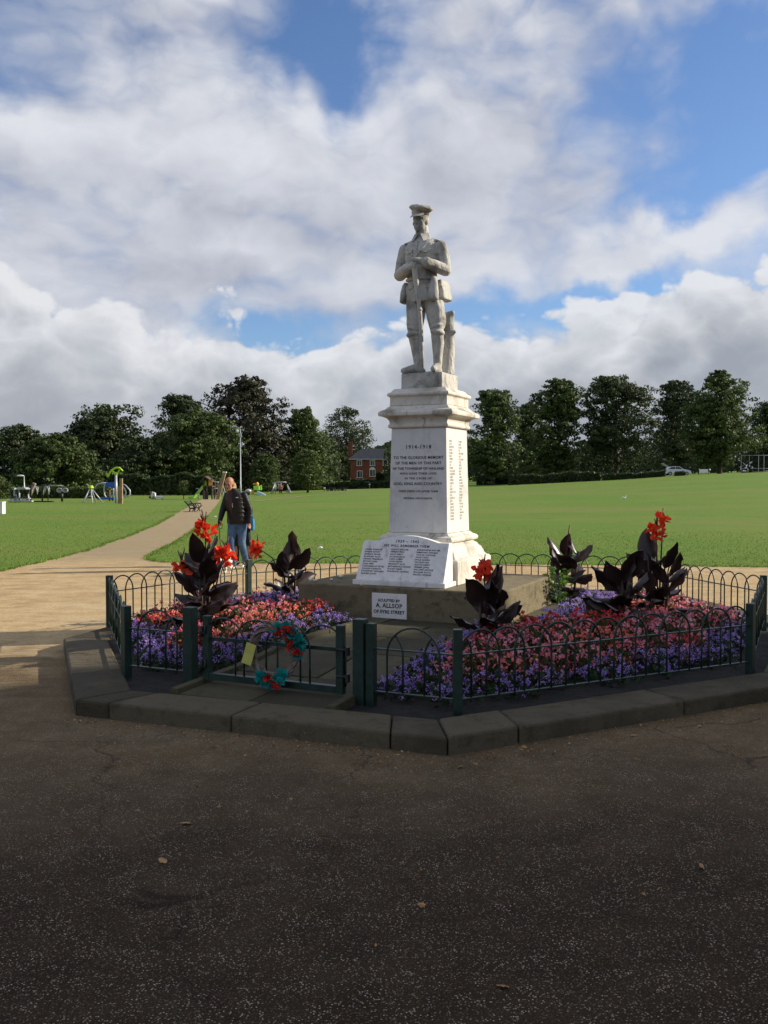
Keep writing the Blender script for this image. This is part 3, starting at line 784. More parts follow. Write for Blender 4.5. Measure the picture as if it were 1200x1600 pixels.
def tabtext(lines, name='inscription'):
    for tx, x, s_, size, al, sp_, ln in lines:
        me = text_mesh(tx, size, al, sp_, ln, .0008, size * .010)
        link(name, join_meshes(name, [(me, Matrix.Translation((x, fy0 + s_ * st_ - .0015 * ct, fz0 + s_ * ct + .0015 * st_)) @ R4(math.pi / 2 - LEAN, 'X'))]), MATS['lead letters'], tab)
n1 = 'ADAMS CHARLES\nBARBER SIDNEY\nBARBERY FRANK\nBLANKSBY ALAN\nBOWEN FREDERICK\nBROWN JOHN\nCARR FRED\nCHESTERMONT PETER\nCOUSINS KENNETH\nDAVENPORT BERNARD\nGARNER DAVID'
n2 = 'HARLEY WILLIAM\nHIBBERT RON\nHICKS PERCY\nJACQUES JOHN\nLORD ALBERT\nLOWE FRANK\nMARRIOTT JACK\nMOTHERDALE DENNIS\nPLAYER DEREK\nPOGSMOND GEORGE'
n3 = 'SHELBOURNE WALTER\nSIMMONDS THOMAS\nTAYLOR CLIFFORD\nVARDY RON\nWALE ALFRED\nWATSON IAN\nWATTS HARRY\nWEBBER JOHN\nWILLIAMS ARTHUR\nWILLIAMS ROY G\nWILSON WILFRED'
tabtext([('1939 ~ 1945', .02, .437, .045, 'CENTER', 1.2, 1), ('WE WILL REMEMBER THEM', .02, .388, .039, 'CENTER', 1.16, 1),
         (n1, -.462, .342, .0235, 'LEFT', 1.12, 1.18), (n2, -.155, .350, .0235, 'LEFT', 1.12, 1.18), (n3, .150, .352, .0235, 'LEFT', 1.12, 1.18)])

# ---- sculptor's plaque on the base
pq = empty('plaque', loc2w(-.048, -BD / 2, .34), YAW, 'small white sign naming the sculptor fixed to the dark base', 'plaque')
q = MB(); q.box((0, -.010, 0), (.40, .018, .262)); q.build('panel', MATS['tablet marble'], pq, bevel=.002)
lst = []
for tx, z, s_ in (('SCULPTED BY', .045, .036), ('A. ALLSOP', -.018, .058), ('OF EYRE STREET', -.078, .043)):
    link('inscription', join_meshes('inscription', [(text_mesh(tx, s_ * 1.12, 'CENTER', 1.02, 1, .0006, .0012), Matrix.Translation((0, -.0205, z)) @ R4(math.pi / 2, 'X'))]), MATS['lead letters'], pq)

# offerings lying on the base: pebbles and a cloth poppy
M('pale pebble', (0.60, 0.52, 0.38), 0.6, 0.15, 30)
def pebble(px, py, r, label, mat='pale pebble'):
    p = P(px, py, ZB + .004); q = MB(); q.ell((0, 0, r * .55), (r, r * .75, r * .55)); o = q.build('pebble', MATS[mat], None, True, loc=p, rot=(0, 0, rng.uniform(0, 3)))
    tag(o, label, 'pebble')
pebble(566, 916, .032, 'oval cream pebble lying on the base before the sloping tablet')
pebble(518, 907, .022, 'small grey pebble on the dark ledge left of the tablet', 'tablet marble')
pebble(533, 903, .034, 'flat pale stone on the ledge beside the tablet corner', 'tablet marble')
pebble(493, 909, .026, 'pinkish pebble at the far left of the ledge')

# ================================================================== FENCE AND GATE
M('green paint', (0.008, 0.027, 0.019), 0.42, 0.35, 14, bump=0.15, bscale=90, spec=0.5)
M('hinge steel', (0.05, 0.05, 0.05), 0.5, 0.3, 30, metal=0.6)
fence = empty('bow_top_fence', (BC.x, BC.y, 0), 0, 'low dark green bow top railing round the octagonal bed', 'fence')
fo = Vector((BC.x, BC.y, 0))
def fz(p): return bed_z(p.x, p.y) if edge_frac(p) < 1.3 else .1
FH = .56
def post(p, h=FH + .015, w=.062, par=fence, name='post', ang=0.0):
    z = fz(p) - .08
    q = MB(); q.box((0, 0, (h + .08) / 2), (w, w, h + .08))
    o = q.build(name, MATS['green paint'], par, bevel=.004, loc=p - fo + Vector((0, 0, z)), rot=(0, 0, ang)); return o
HOOP = {}
def hoop_mesh(w, h):
    k = (round(w, 3), round(h, 3))
    if k not in HOOP:
        r = w / 2; pts = [(-r, 0, 0), (-r, 0, (h - r) * .5), (-r, 0, h - r)]
        pts += [(-r * math.cos(math.pi * j / 14), 0, h - r + r * math.sin(math.pi * j / 14)) for j in range(1, 14)]
        pts += [(r, 0, h - r), (r, 0, (h - r) * .5), (r, 0, 0)]
        q = MB(); q.tube(pts, .0075, 7); me = q.mesh('hoop', True); me.materials.append(MATS['green paint']); HOOP[k] = me
    return HOOP[k]
HALF = {}
def half_mesh(w, h, s_):
    """outer bar of a bow cut short where it meets the next bow"""
    k = (round(w, 3), round(h, 3), s_)
    if k not in HALF:
        r = w / 2; pts = [(0, 0, 0), (0, 0, h - r)]
        pts += [(s_ * (r - r * math.cos(math.radians(a_))), 0, h - r + r * math.sin(math.radians(a_))) for a_ in (12, 24, 36, 46)]
        q = MB(); q.tube(pts, .0075, 7); me = q.mesh('hoop', True); me.materials.append(MATS['green paint']); HALF[k] = me
    return HALF[k]
def rail(a, b_, za, zb, par, org, r=.0105):
    q = MB(); q.bar(a + Vector((0, 0, za)) - org, b_ + Vector((0, 0, zb)) - org, .030, .009); return q.build('rail', MATS['green paint'], par, bevel=.002)
def panel(a, b_, n, halves=True, par=fence, org=fo, z0=.10, zm=.40, top=FH):
    """rails and n overlapping bows between two posts"""
    L_ = (b_ - a).length; d = (b_ - a) / L_; ang = math.atan2(d.y, d.x)
    za, zb = fz(a), fz(b_)
    A, Bq = a + d * .025, b_ - d * .025
    rail(A, Bq, za + z0, zb + z0, par, org); rail(A, Bq, za + zm, zb + zm, par, org)
    pitch = L_ / (n + .55) if n > 1 else L_ * .43; w = pitch * 1.42; h = top - z0
    tilt = math.atan2(zb - za, L_)
    for i in range(n):
        s_ = L_ / 2 + (i - (n - 1) / 2) * pitch; p = a + d * s_; z = za + (zb - za) * s_ / L_ + z0
        o = link('hoop', hoop_mesh(w, h), None, par, p - org + Vector((0, 0, z)), (0, 0, ang))
        o.location += Vector((-d.y, d.x, 0)) * (.008 if i % 2 else -.008)
    if halves:
        for e, s_ in ((0, -1), (1, 1)):
            q_ = L_ / 2 + ((n - 1) / 2 + .29) * pitch * (1 if e else -1)
            p = a + d * q_; z = za + (zb - za) * q_ / L_ + z0
            link('hoop', half_mesh(w, h, -1 if not e else 1), None, par, p - org + Vector((0, 0, z)), (0, 0, ang))
LG0, LG1 = on_line(V2[7], V2[0], 296), on_line(V2[7], V2[0], 309)
RG0, RG1 = on_line(V2[7], V2[0], 563), on_line(V2[7], V2[0], 580)
ga = math.atan2((V2[0] - V2[7]).y, (V2[0] - V2[7]).x)
for i in range(8):
    d1 = (V2[(i + 1) % 8] - V2[i - 1]); post(V2[i], ang=math.atan2(d1.y, d1.x))
post(LG0, .60, .085, ang=ga); post(RG0, .60, .085, ang=ga); post(RG1, .575, .062, ang=ga)
panel(V2[7], LG0, 1); panel(RG1, V2[0], 1)
for i in range(7):
    a, b_ = V2[i], V2[i + 1]; panel(a, b_, max(6, round((b_ - a).length / .242)))
# gate
G0, G1 = on_line(V2[7], V2[0], 323), on_line(V2[7], V2[0], 532)
gd = (G1 - G0).normalized(); GLn = (G1 - G0).length; gz = fz(G0) + .055
gate = empty('gate', (G0.x, G0.y, gz), math.atan2(gd.y, gd.x), 'low dark green bow top gate with a heavy square frame, wreath hung on it', 'gate')
for x in (0, GLn):
    q = MB(); q.box((x, 0, .245), (.055, .055, .49)); q.build('stile', MATS['green paint'], gate, bevel=.004)
q = MB(); q.box((GLn / 2, 0, .030), (GLn - .058, .05, .05)); q.build('bottom_rail', MATS['green paint'], gate, bevel=.003)
q = MB(); q.box((GLn / 2, 0, .315), (GLn - .056, .009, .028)); q.build('rail', MATS['green paint'], gate, bevel=.002)
pt = (GLn - .10) / 3.45
for i in range(4):
    x = GLn / 2 + (i - 1.5) * pt * .93
    link('hoop', hoop_mesh(pt * 1.22, .425), None, gate, (x, .008 if i % 2 else -.008, .052))
for z in (.10, .36):
    q = MB(); q.tube([(-.055, -.04, z), (0, -.035, z), (.0, -.035, z + .06)], .009, 8); q.tube([(-.03, -.04, z - .03), (-.03, -.04, z + .05)], .013, 8); q.build('hinge', MATS['hinge steel'], gate, smooth=True)
for z in (.13, .32):
    q = MB(); q.tube([(GLn - .02, -.03, z), (GLn + .075, -.03, z)], .010, 8); q.box((GLn + .065, -.02, z - .01), (.022, .04, .06)); q.build('latch', MATS['hinge steel'], gate, bevel=.002)

# ------------------------------------------------------------------ wreath on the gate
M('willow twig', (0.21, 0.165, 0.135), 0.75, 0.4, 25)
M('teal petal', (0.012, 0.30, 0.28), 0.7, 0.2, 20, island=0.35, trans=0.2)
M('red petal', (0.50, 0.030, 0.016), 0.6, 0.2, 20, island=0.35, trans=0.2)
M('yellow card', (0.46, 0.44, 0.10), 0.6, 0.1, 8)
wc = on_line(V2[7], V2[0], 434); wr_c = Vector((wc.x, wc.y, 0)) + Vector((gd.y, -gd.x, 0)) * .058
wr_d = wr_c.y; wz = PD(434, 1018, wr_d).z
wre = empty('wreath', (wr_c.x, wr_c.y, wz), math.atan2(gd.y, gd.x), 'twig wreath with turquoise and red cloth flowers hanging on the gate', 'wreath')
q = MB(); wrn = random.Random(5); RW = .185
for k_ in range(30):
    ph = wrn.uniform(0, 6.28); tw = wrn.choice([2, 3, 4]); rr = wrn.uniform(.006, .034); pts = []
    for j in range(40):
        a_ = 2 * math.pi * j / 40; R_ = RW + rr * math.cos(tw * a_ + ph)
        pts.append((R_ * math.cos(a_) * .98, rr * math.sin(tw * a_ + ph) * .8, R_ * math.sin(a_) * 1.04))
    q.tube(pts, wrn.uniform(.0035, .006), 5, closed=True)
q.build('twig_ring', MATS['willow twig'], wre, smooth=True)
def petals(c_, n, size, rnd, face=Vector((0, -1, 0)), spread=1.0):
    V = []; Fq = []
    for k_ in range(n):
        d = Vector((rnd.uniform(-1, 1), rnd.uniform(-1.2, .3), rnd.uniform(-1, 1))).normalized() * spread
        u = d.cross(Vector((rnd.uniform(-1, 1), rnd.uniform(-1, 1), rnd.uniform(-1, 1)))).normalized()
        w = u.cross(d).normalized(); L_ = size * rnd.uniform(.7, 1.25); W_ = L_ * .48
        b0 = Vector(c_) + d * size * .10; cup = w * L_ * .25
        o = len(V)
        V += [b0, b0 + d * L_ * .5 + u * W_ - cup * .4, b0 + d * L_ + u * W_ * .45 + cup * .3, b0 + d * L_ * 1.08 + cup * .6, b0 + d * L_ - u * W_ * .45 + cup * .3, b0 + d * L_ * .5 - u * W_ - cup * .4]
        Fq += [(o, o + 1, o + 2, o + 3), (o, o + 3, o + 4, o + 5)]
    return V, Fq
def wflower(a_, rad, mat, n, size, name):
    V, Fq = petals((0, 0, 0), n, size, wrn); q = MB(); q.add(V, Fq)
    q.build(name, MATS[mat], wre, loc=(RW * rad * math.cos(a_) * .98, -.032 if mat == 'teal petal' else -.062, RW * rad * math.sin(a_) * 1.04), smooth=True)
for a_, rad in ((.15, 1.18), (.30, 1.05), (.42, 1.22), (.55, 1.08), (.68, 1.25), (.80, 1.12), (.93, 1.25), (.02, 1.25), (1.22, .95), (-1.30, 1.05), (-1.55, 1.15), (-1.80, 1.0), (-1.05, 1.0), (-2.0, 1.1), (.62, 1.36), (.36, 1.36)):
    wflower(a_, rad, 'teal petal', 22, .050, 'teal_flower')
for a_, rad in ((.22, 1.02), (.48, 1.12), (.62, 1.02), (.86, 1.20), (.98, .98), (1.25, .92), (-1.42, 1.12), (-1.25, 1.18), (-1.70, .95), (.10, 1.30), (.75, 1.34)):
    wflower(a_, rad, 'red petal', 14, .035, 'red_flower')
q = MB(); q.box((0, 0, 0), (.085, .004, .155)); q.build('card', MATS['yellow card'], wre, loc=(-RW * 1.02, -.045, -.025), rot=(math.radians(-8), math.radians(13), 0), bevel=.0015)

# ================================================================== PLANTING
NR_ = np.random.default_rng(11)
def unit(a): return a / np.maximum(np.linalg.norm(a, axis=1, keepdims=True), 1e-9)
def cards(c, d, L, W, fold=0.25, rnd=NR_):
    """one folded leaf (two quads) per row: base c, direction d, length L, half width W"""
    n = len(c); u = unit(np.cross(d, unit(rnd.normal(size=(n, 3))))); w = np.cross(u, d)
    L = np.reshape(L, (-1, 1)) * np.ones((n, 1)); W = np.reshape(W, (-1, 1)) * np.ones((n, 1))
    mid = c + d * L * 0.5
    V = np.stack([c, mid + u * W + w * W * fold, c + d * L, mid - u * W + w * W * fold, mid - w * W * fold], 1).reshape(-1, 3)
    o = (np.arange(n) * 5)[:, None]
    T = np.concatenate([o + np.array([[0, 1, 4, 0]]), ], 0)
    Q = np.stack([o + np.array([0, 1, 2, 4]), o + np.array([0, 4, 2, 3])], 1).reshape(-1, 4)
    return V, Q
def multi(name, chunks, mats, parent=None):
    """chunks: (V, Q, material slot)"""
    Vs, Qs, Ms = [], [], []; o = 0
    for V, Q, mi in chunks:
        Vs.append(V); Qs.append(Q + o); Ms.append(np.full(len(Q), mi, dtype=np.int32)); o += len(V)
    me = np_mesh(name, np.concatenate(Vs), np.concatenate(Qs))
    for m_ in mats: me.materials.append(m_)
    me.polygons.foreach_set('material_index', np.concatenate(Ms)); me.update()
    return link(name, me, None, parent)

M('begonia leaf', (0.050, 0.085, 0.020), 0.5, 0.2, 8, col2=(0.080, 0.050, 0.020), island=0.4, trans=0.25)
M('begonia pink', (0.82, 0.15, 0.24), 0.6, 0.2, 8, col2=(0.92, 0.48, 0.54), island=0.30, trans=0.35)
M('begonia salmon', (0.86, 0.20, 0.15), 0.6, 0.2, 8, col2=(0.90, 0.36, 0.28), island=0.30, trans=0.35)
M('begonia red', (0.72, 0.06, 0.07), 0.6, 0.2, 8, col2=(0.80, 0.10, 0.10), island=0.30, trans=0.35)
M('ageratum leaf', (0.030, 0.060, 0.020), 0.6, 0.2, 8, island=0.4, trans=0.25)
M('ageratum mauve', (0.60, 0.45, 0.86), 0.8, 0.2, 8, col2=(0.34, 0.20, 0.66), island=0.35, trans=0.3)

def dome(n, r, h, lo=0.0):
    th = NR_.uniform(0, 2 * np.pi, n); z = NR_.uniform(lo, 1, n); s_ = np.sqrt(np.maximum(0, 1 - z * z))
    return np.stack([s_ * np.cos(th) * r, s_ * np.sin(th) * r, z * h], 1), np.stack([s_ * np.cos(th), s_ * np.sin(th), z + .15], 1)
plants = []
prn = random.Random(21)
for gx in np.arange(-3.4, 4.6, .150):
    for gy in np.arange(6.0, 14.0, .150):
        p = Vector((gx + prn.uniform(-.06, .06), gy + prn.uniform(-.06, .06), 0))
        fr = edge_frac(p)
        if fr > .945: continue
        lx, ly = w2loc(p)
        if abs(lx) < BW / 2 + .36 and abs(ly) < BD / 2 + .36: continue
        if W0 - .06 < lx < W1 + .08 and ly < 0: continue
        if ly > BD / 2 + .6: continue
        dbase = max(abs(lx) - BW / 2, abs(ly) - BD / 2)
        wob = .05 * math.sin(p.x * 3.1) + .04 * math.sin(p.y * 4.3 + 1)
        age = fr + wob * .6 > .865 or (dbase < .80 + wob and ly > -BD / 2 - .3) or (W0 - .30 < lx < W1 + .30 and ly < 0)
        plants.append((p, fr, lx, ly, age))
beds = {'left': ([], []), 'right': ([], [])}
for p, fr, lx, ly, age in plants:
    side = 'left' if lx < 0 else 'right'; z = bed_z(p.x, p.y)
    base = np.array([p.x, p.y, z])
    if age:
        h = prn.uniform(.10, .18) * (1.15 if fr < .8 else 1); r = .105
        c_, d = dome(34, r, h); d = unit(d + NR_.normal(scale=.5, size=d.shape))
        V, Q = cards(base + c_ * NR_.uniform(.4, 1, (34, 1)), d, NR_.uniform(.03, .055, 34), NR_.uniform(.012, .02, 34)); beds[side][1].append((V, Q, 0))
        nh = prn.randint(9, 16); hc, hdv = dome(nh, r * 1.0, h * 1.08, .28)
        k = 13; cc = np.repeat(hc, k, 0) + NR_.normal(scale=.010, size=(nh * k, 3)); dd = unit(NR_.normal(size=(nh * k, 3)) + np.array([0, 0, .8]))
        V, Q = cards(base + cc, dd, NR_.uniform(.007, .014, nh * k), NR_.uniform(.005, .008, nh * k)); beds[side][1].append((V, Q, 1))
    else:
        h = prn.uniform(.15, .24); r = .125
        c_, d = dome(46, r, h); d = unit(d + NR_.normal(scale=.55, size=d.shape))
        V, Q = cards(base + c_ * NR_.uniform(.45, 1, (46, 1)), d, NR_.uniform(.035, .065, 46), NR_.uniform(.017, .028, 46)); beds[side][0].append((V, Q, 0))
        nh = prn.randint(12, 22); hc, hdv = dome(nh, r * 1.02, h * 1.10, .10)
        redness = sm((.72 - fr) / .3) if side == 'right' else .3
        x = .5 + .42 * math.sin(p.x * 2.1 + 1.3 * math.sin(p.y * 1.7)) * math.cos(p.y * 2.6 + p.x) + prn.uniform(-.22, .22); mi = 3 if x < .30 + .22 * redness else (1 if x < .78 else 2)
        if side == 'left' and prn.random() < .35: mi = 2
        k = 5; cc = np.repeat(hc, k, 0) + NR_.normal(scale=.007, size=(nh * k, 3)); dd = unit(NR_.normal(size=(nh * k, 3)) + np.repeat(hdv, k, 0) * .8)
        V, Q = cards(base + cc, dd, NR_.uniform(.014, .026, nh * k), NR_.uniform(.009, .015, nh * k)); beds[side][0].append((V, Q, mi))
bm = [MATS[k] for k in ('begonia leaf', 'begonia pink', 'begonia salmon', 'begonia red')]; am = [MATS['ageratum leaf'], MATS['ageratum mauve']]
for side, wds in (('left', 'left of the gate path'), ('right', 'right of the gate path')):
    tag(multi('begonia_bedding', beds[side][0], bm), 'massed pink and red begonias in the bed ' + wds, 'flowers', kind='stuff')
    tag(multi('ageratum_bedding', beds[side][1], am), 'mauve ageratum edging the bed ' + wds, 'flowers', kind='stuff')

# ---- cannas
M('canna leaf', (0.020, 0.0115, 0.0110), 0.36, 0.3, 5, col2=(0.044, 0.025, 0.020), trans=0.14, spec=0.42, bump=0.2, bscale=14)
M('canna stem', (0.050, 0.030, 0.020), 0.5, 0.3, 8)
M('canna red', (0.80, 0.040, 0.020), 0.5, 0.2, 12, col2=(0.86, 0.10, 0.03), island=0.2, trans=0.25)
M('canna bud', (0.10, 0.025, 0.030), 0.5, 0.3, 10)
def canna_leaf(base, dirv, L_, W_, rnd, droop=.35):
    d = Vector(dirv).normalized(); hz = Vector((d.x, d.y, 0))
    hz = hz.normalized() if hz.length > .05 else Vector((1, 0, 0))
    side = Vector((-hz.y, hz.x, 0)); tw = rnd.uniform(-1.0, 1.0); fold_ = rnd.uniform(.25, .75)
    rows_ = []; p = Vector(base); n = 9
    for i in range(n):
        t_ = i / (n - 1)
        dd = (d + (hz * .55 - Vector((0, 0, 1))) * droop * t_ * t_ * 1.6).normalized()
        if i: p = p + dd * (L_ / (n - 1))
        up = side.cross(dd).normalized(); s2 = (side * math.cos(tw) + up * math.sin(tw)).normalized(); u2 = s2.cross(dd).normalized()
        w = W_ * (math.sin(math.pi * min(1, t_ * .93 + .05)) ** .75) * (1 - .25 * t_)
        if i == 0: w = .010
        if i == n - 1: w = .002
        wav = W_ * .13 * math.sin(5 * t_ * math.pi + tw * 5)
        rows_.append([p - s2 * w + u2 * (w * fold_ + wav), p - s2 * w * .5 + u2 * w * .10, p.copy(), p + s2 * w * .5 + u2 * w * .10, p + s2 * w + u2 * (w * fold_ * .7 - wav)])
    q = MB(); q.v = [tuple(v) for r in rows_ for v in r]
    for i in range(n - 1):
        for j in range(4): q.f.append((i * 5 + j, i * 5 + j + 1, (i + 1) * 5 + j + 1, (i + 1) * 5 + j))
    return q
def canna(pos, label, seed, hleaf, nst, spread, flowers, nleaf=6, L0=.36):
    rnd = random.Random(seed); z = bed_z(pos[0], pos[1]) - .02
    root = empty('canna_plant', (pos[0], pos[1], z), 0, label, 'canna plant', 'dark leaved cannas in the memorial bed')
    for s_ in range(nst):
        a0 = rnd.uniform(0, 6.28); sx = Vector((math.cos(a0), math.sin(a0), 0)) * rnd.uniform(.02, .09) * (1 if nst > 1 else .3)
        hs = hleaf * rnd.uniform(.62, .85)
        top = sx * 1.6 + Vector((0, 0, hs))
        q = MB(); q.tube([sx, sx * 1.3 + Vector((0, 0, hs * .5)), top], [.017, .014, .008], 7); q.build('stem', MATS['canna stem'], root, smooth=True)
        az0 = rnd.uniform(0, 6.28)
        for k_ in range(nleaf):
            t_ = k_ / (nleaf - 1); hz = hs * (.12 + .82 * t_); az_ = az0 + k_ * 2.35 + rnd.uniform(-.4, .4)
            inc = math.radians((66 - 46 * t_) * spread + rnd.uniform(-9, 9))
            d = Vector((math.sin(inc) * math.cos(az_), math.sin(inc) * math.sin(az_), math.cos(inc)))
            L_ = L0 * rnd.uniform(.8, 1.1) * (1 - .18 * t_)
            lf = canna_leaf(sx * (1 + .5 * t_) + Vector((0, 0, hz)), d, L_, L_ * rnd.uniform(.25, .34), rnd, rnd.uniform(.10, .55) * (1.1 - t_ * .7))
            lf.build('leaf', MATS['canna leaf'], root, smooth=True)
    for fx, fy, fzz, n, bend in flowers:
        tip = Vector((fx, fy, fzz)); b0 = Vector((fx * .35 - bend * .3, fy * .3, hleaf * .45))
        q = MB(); q.tube([b0, b0.lerp(tip, .55) + Vector((bend * -.25, 0, .04)), tip + Vector((0, 0, .05 if not bend else 0))], [.010, .008, .005], 6); stk = q.build('flower_stalk', MATS['canna bud'], root, smooth=True)
        for k_ in range(n):
            c_ = tip + Vector((rnd.uniform(-.058, .058), rnd.uniform(-.045, .045), rnd.uniform(-.085, .055)))
            V, Fq = petals((0, 0, 0), 6, .066, rnd); q = MB(); q.add(V, Fq); q.build('blossom', MATS['canna red'], root, smooth=True, loc=c_)
        q = MB()
        for k_ in range(4): q.limb([tip + Vector((rnd.uniform(-.02, .02), rnd.uniform(-.02, .02), .03)), tip + Vector((rnd.uniform(-.04, .04), rnd.uniform(-.03, .03), .09 + .02 * k_))], [.009, .005], 6)
        q.build('bud', MATS['canna bud'], root, smooth=True)
    return root
def at(px, Y): return ((px - 600) / F * Y, Y)
canna(at(322, 8.95), 'tallest canna with several red blooms behind the left gate post', 3, .95, 4, 1.25, [(-.01, 0, 1.10, 8, 0), (.20, -.1, .86, 11, 0), (-.22, -.1, .74, 2, 0)], 8, .40)
canna(at(452, 11.3), 'canna with one red bloom leaning over the back left railing', 9, .82, 3, 1.1, [(-.37, -.05, .72, 8, -.15)], 7, .36)
canna(at(765, 8.15), 'canna with one red bloom in front of the memorial base', 14, .62, 3, 1.35, [(-.05, .02, .70, 7, 0)], 7, .37)
canna(at(886, 11.5), 'unopened canna with a bare bud spike behind the base corner', 23, .78, 3, 1.25, [], 7, .40)
canna(at(968, 9.2), 'flowerless canna with broad black leaves in the right bed', 31, .80, 3, 1.35, [], 7, .44)
canna(at(1030, 9.75), 'canna with paired red blooms held above its dark leaves', 40, .86, 4, 1.25, [(-.03, 0, 1.00, 4, 0), (.04, 0, 1.07, 5, 0)], 7, .42)
bs_ = [o for o in bpy.data.objects if o.name.startswith('canna_plant') and o.get('label', '').startswith('unopened')][0]
q = MB(); q.limb([(0, 0, .5), (.02, 0, .80), (.035, 0, .95)], [.012, .014, .007], 8); q.build('bud', MATS['canna bud'], bs_, smooth=True)

# ---- grass blades along the near lawn
def in_poly(P2, x, y):
    ins = np.zeros(len(x), bool); n = len(P2)
    for i in range(n):
        (x0, y0), (x1, y1) = P2[i], P2[(i + 1) % n]
        cnd = ((y0 > y) != (y1 > y)) & (x < (x1 - x0) * (y - y0) / (y1 - y0 + 1e-12) + x0); ins ^= cnd
    return ins
M('grass blade', (0.135, 0.240, 0.030), 0.7, 0.2, 1.5, col2=(0.19, 0.29, 0.045), island=0.4, trans=0.3)
ppoly = [(p.x, p.y) for p in poly]
n = 90000
gy = 15.0 + 45 * NR_.random(n) ** 2.0; gx = (NR_.random(n) * 2 - 1) * .46 * gy
ok = ~in_poly(ppoly, gx, gy); gx, gy = gx[ok], gy[ok]
c_ = np.stack([gx, gy, np.full(len(gx), -.002)], 1); d = unit(NR_.normal(size=c_.shape) * .55 + np.array([0, 0, 1.0]))
V, Q = cards(c_, d, NR_.uniform(.022, .045, len(gx)), NR_.uniform(.005, .010, len(gx)))
# a thicker fringe on the edge of the turf
ed = [(a, b_) for E in (LEFT_EDGE, RIGHT_EDGE) for a, b_ in zip(E, E[1:]) if a.y < 45 and abs(a.x) < .5 * a.y]
fr_ = []
for a, b_ in ed:
    m_ = int((b_ - a).length * 130); t_ = NR_.random(m_)[:, None]
    A = np.array(a); Bv = np.array(b_); nv = np.array([-(Bv - A)[1], (Bv - A)[0], 0]); nv /= np.linalg.norm(nv)
    fr_.append(A + (Bv - A) * t_ + nv * NR_.normal(scale=.04, size=(m_, 1)))
fr_ = np.concatenate(fr_); d2 = unit(NR_.normal(size=fr_.shape) * .6 + np.array([0, 0, 1.0]))
V2_, Q2_ = cards(fr_, d2, NR_.uniform(.04, .075, len(fr_)), NR_.uniform(.006, .011, len(fr_)))
tag(multi('grass', [(V, Q, 0), (V2_, Q2_, 0)], [MATS['grass blade']]), 'short grass blades on the near lawn', 'grass', kind='stuff')

# ---- fallen leaves on the tarmac
M('dead leaf', (0.30, 0.16, 0.06), 0.7, 0.3, 30, col2=(0.42, 0.27, 0.11))
for k_, (px, py, sz, lb) in enumerate([(283, 1285, .055, 'curled pale leaf alone on the left tarmac'), (1099, 1357, .06, 'tan fallen leaf on the right of the tarmac'), (664, 1415, .035, 'small brown leaf in the middle of the tarmac'),
                           (722, 1196, .045, 'brown leaf just in front of the kerb corner'), (815, 1165, .05, 'orange leaf against the right kerb'), (985, 1148, .05, 'brown leaf at the foot of the right kerb'), (1093, 1135, .05, 'leaf lying by the kerb near the right edge'),
                           (796, 1541, .045, 'dark leaf near the bottom of the tarmac'), (345, 1136, .04, 'russet leaf below the left kerb'), (250, 1340, .06, 'reddish leaf scrap on the left tarmac')]):
    p = P(px, py, .016); q = canna_leaf((0, 0, 0), (1, 0, .08), sz, sz * .3, random.Random(k_), .25)
    tag(q.build('fallen_leaf', MATS['dead leaf'], None, True, loc=p, rot=(0, 0, k_ * 1.3)), lb, 'leaf', 'fallen leaves')

# crumbs of leaf and grit swept against the kerb
lr = np.random.default_rng(3); pts = []
for i in (7, 0):
    a, b_ = K2[i], K2[(i + 1) % 8]; nn = Vector(((b_ - a).y, -(b_ - a).x, 0)).normalized()
    for k_ in range(230):
        q_ = lerp2(a, b_, lr.random()) + nn * (.02 + abs(lr.normal()) * .16); pts.append((q_.x, q_.y, .012))
for k_ in range(160): pts.append((lr.uniform(-3, 3.5), lr.uniform(2.6, 6.2), .011))
pts = np.array([q_ for q_ in pts if edge_frac(Vector(q_), K2) > 1.005]); d_ = unit(lr.normal(size=pts.shape) * np.array([1, 1, .22]))
V, Q = cards(pts, d_, lr.uniform(.008, .030, len(pts)), lr.uniform(.003, .009, len(pts)), .3, lr)
tag(multi('leaf_litter', [(V, Q, 0)], [MATS['dead leaf']]), 'crumbs of dry leaf scattered on the tarmac along the kerb', 'leaf litter', kind='stuff')

# bright green weed at the back corner of the base
M('weed leaf', (0.10, 0.20, 0.03), 0.6, 0.2, 10, island=0.35, trans=0.3)
wpos = loc2w(BW / 2 + .10, BD / 2 - .10); wz_ = bed_z(wpos.x, wpos.y) + .02; wr = np.random.default_rng(9)
weed = empty('weed', (wpos.x, wpos.y, wz_), 0, 'bright green leafy weed growing at the corner of the base', 'weed')
n = 130; zz = wr.uniform(.04, .42, n); a_ = wr.uniform(0, 6.28, n); rr = wr.uniform(.01, .13, n)
c_ = np.stack([rr * np.cos(a_), rr * np.sin(a_), zz], 1); d = unit(np.stack([np.cos(a_), np.sin(a_), wr.uniform(-.2, .9, n)], 1))
V, Q = cards(c_, d, wr.uniform(.05, .10, n), wr.uniform(.010, .020, n), .3, wr); link('foliage', np_mesh('foliage', V, Q), MATS['weed leaf'], weed)
q = MB()
for k_ in range(6): q.tube([(0, 0, -.03), (.05 * math.cos(k_), .05 * math.sin(k_), .2), (.09 * math.cos(k_), .09 * math.sin(k_), .38)], [.006, .005, .003], 5)
q.build('stem', MATS['weed leaf'], weed)

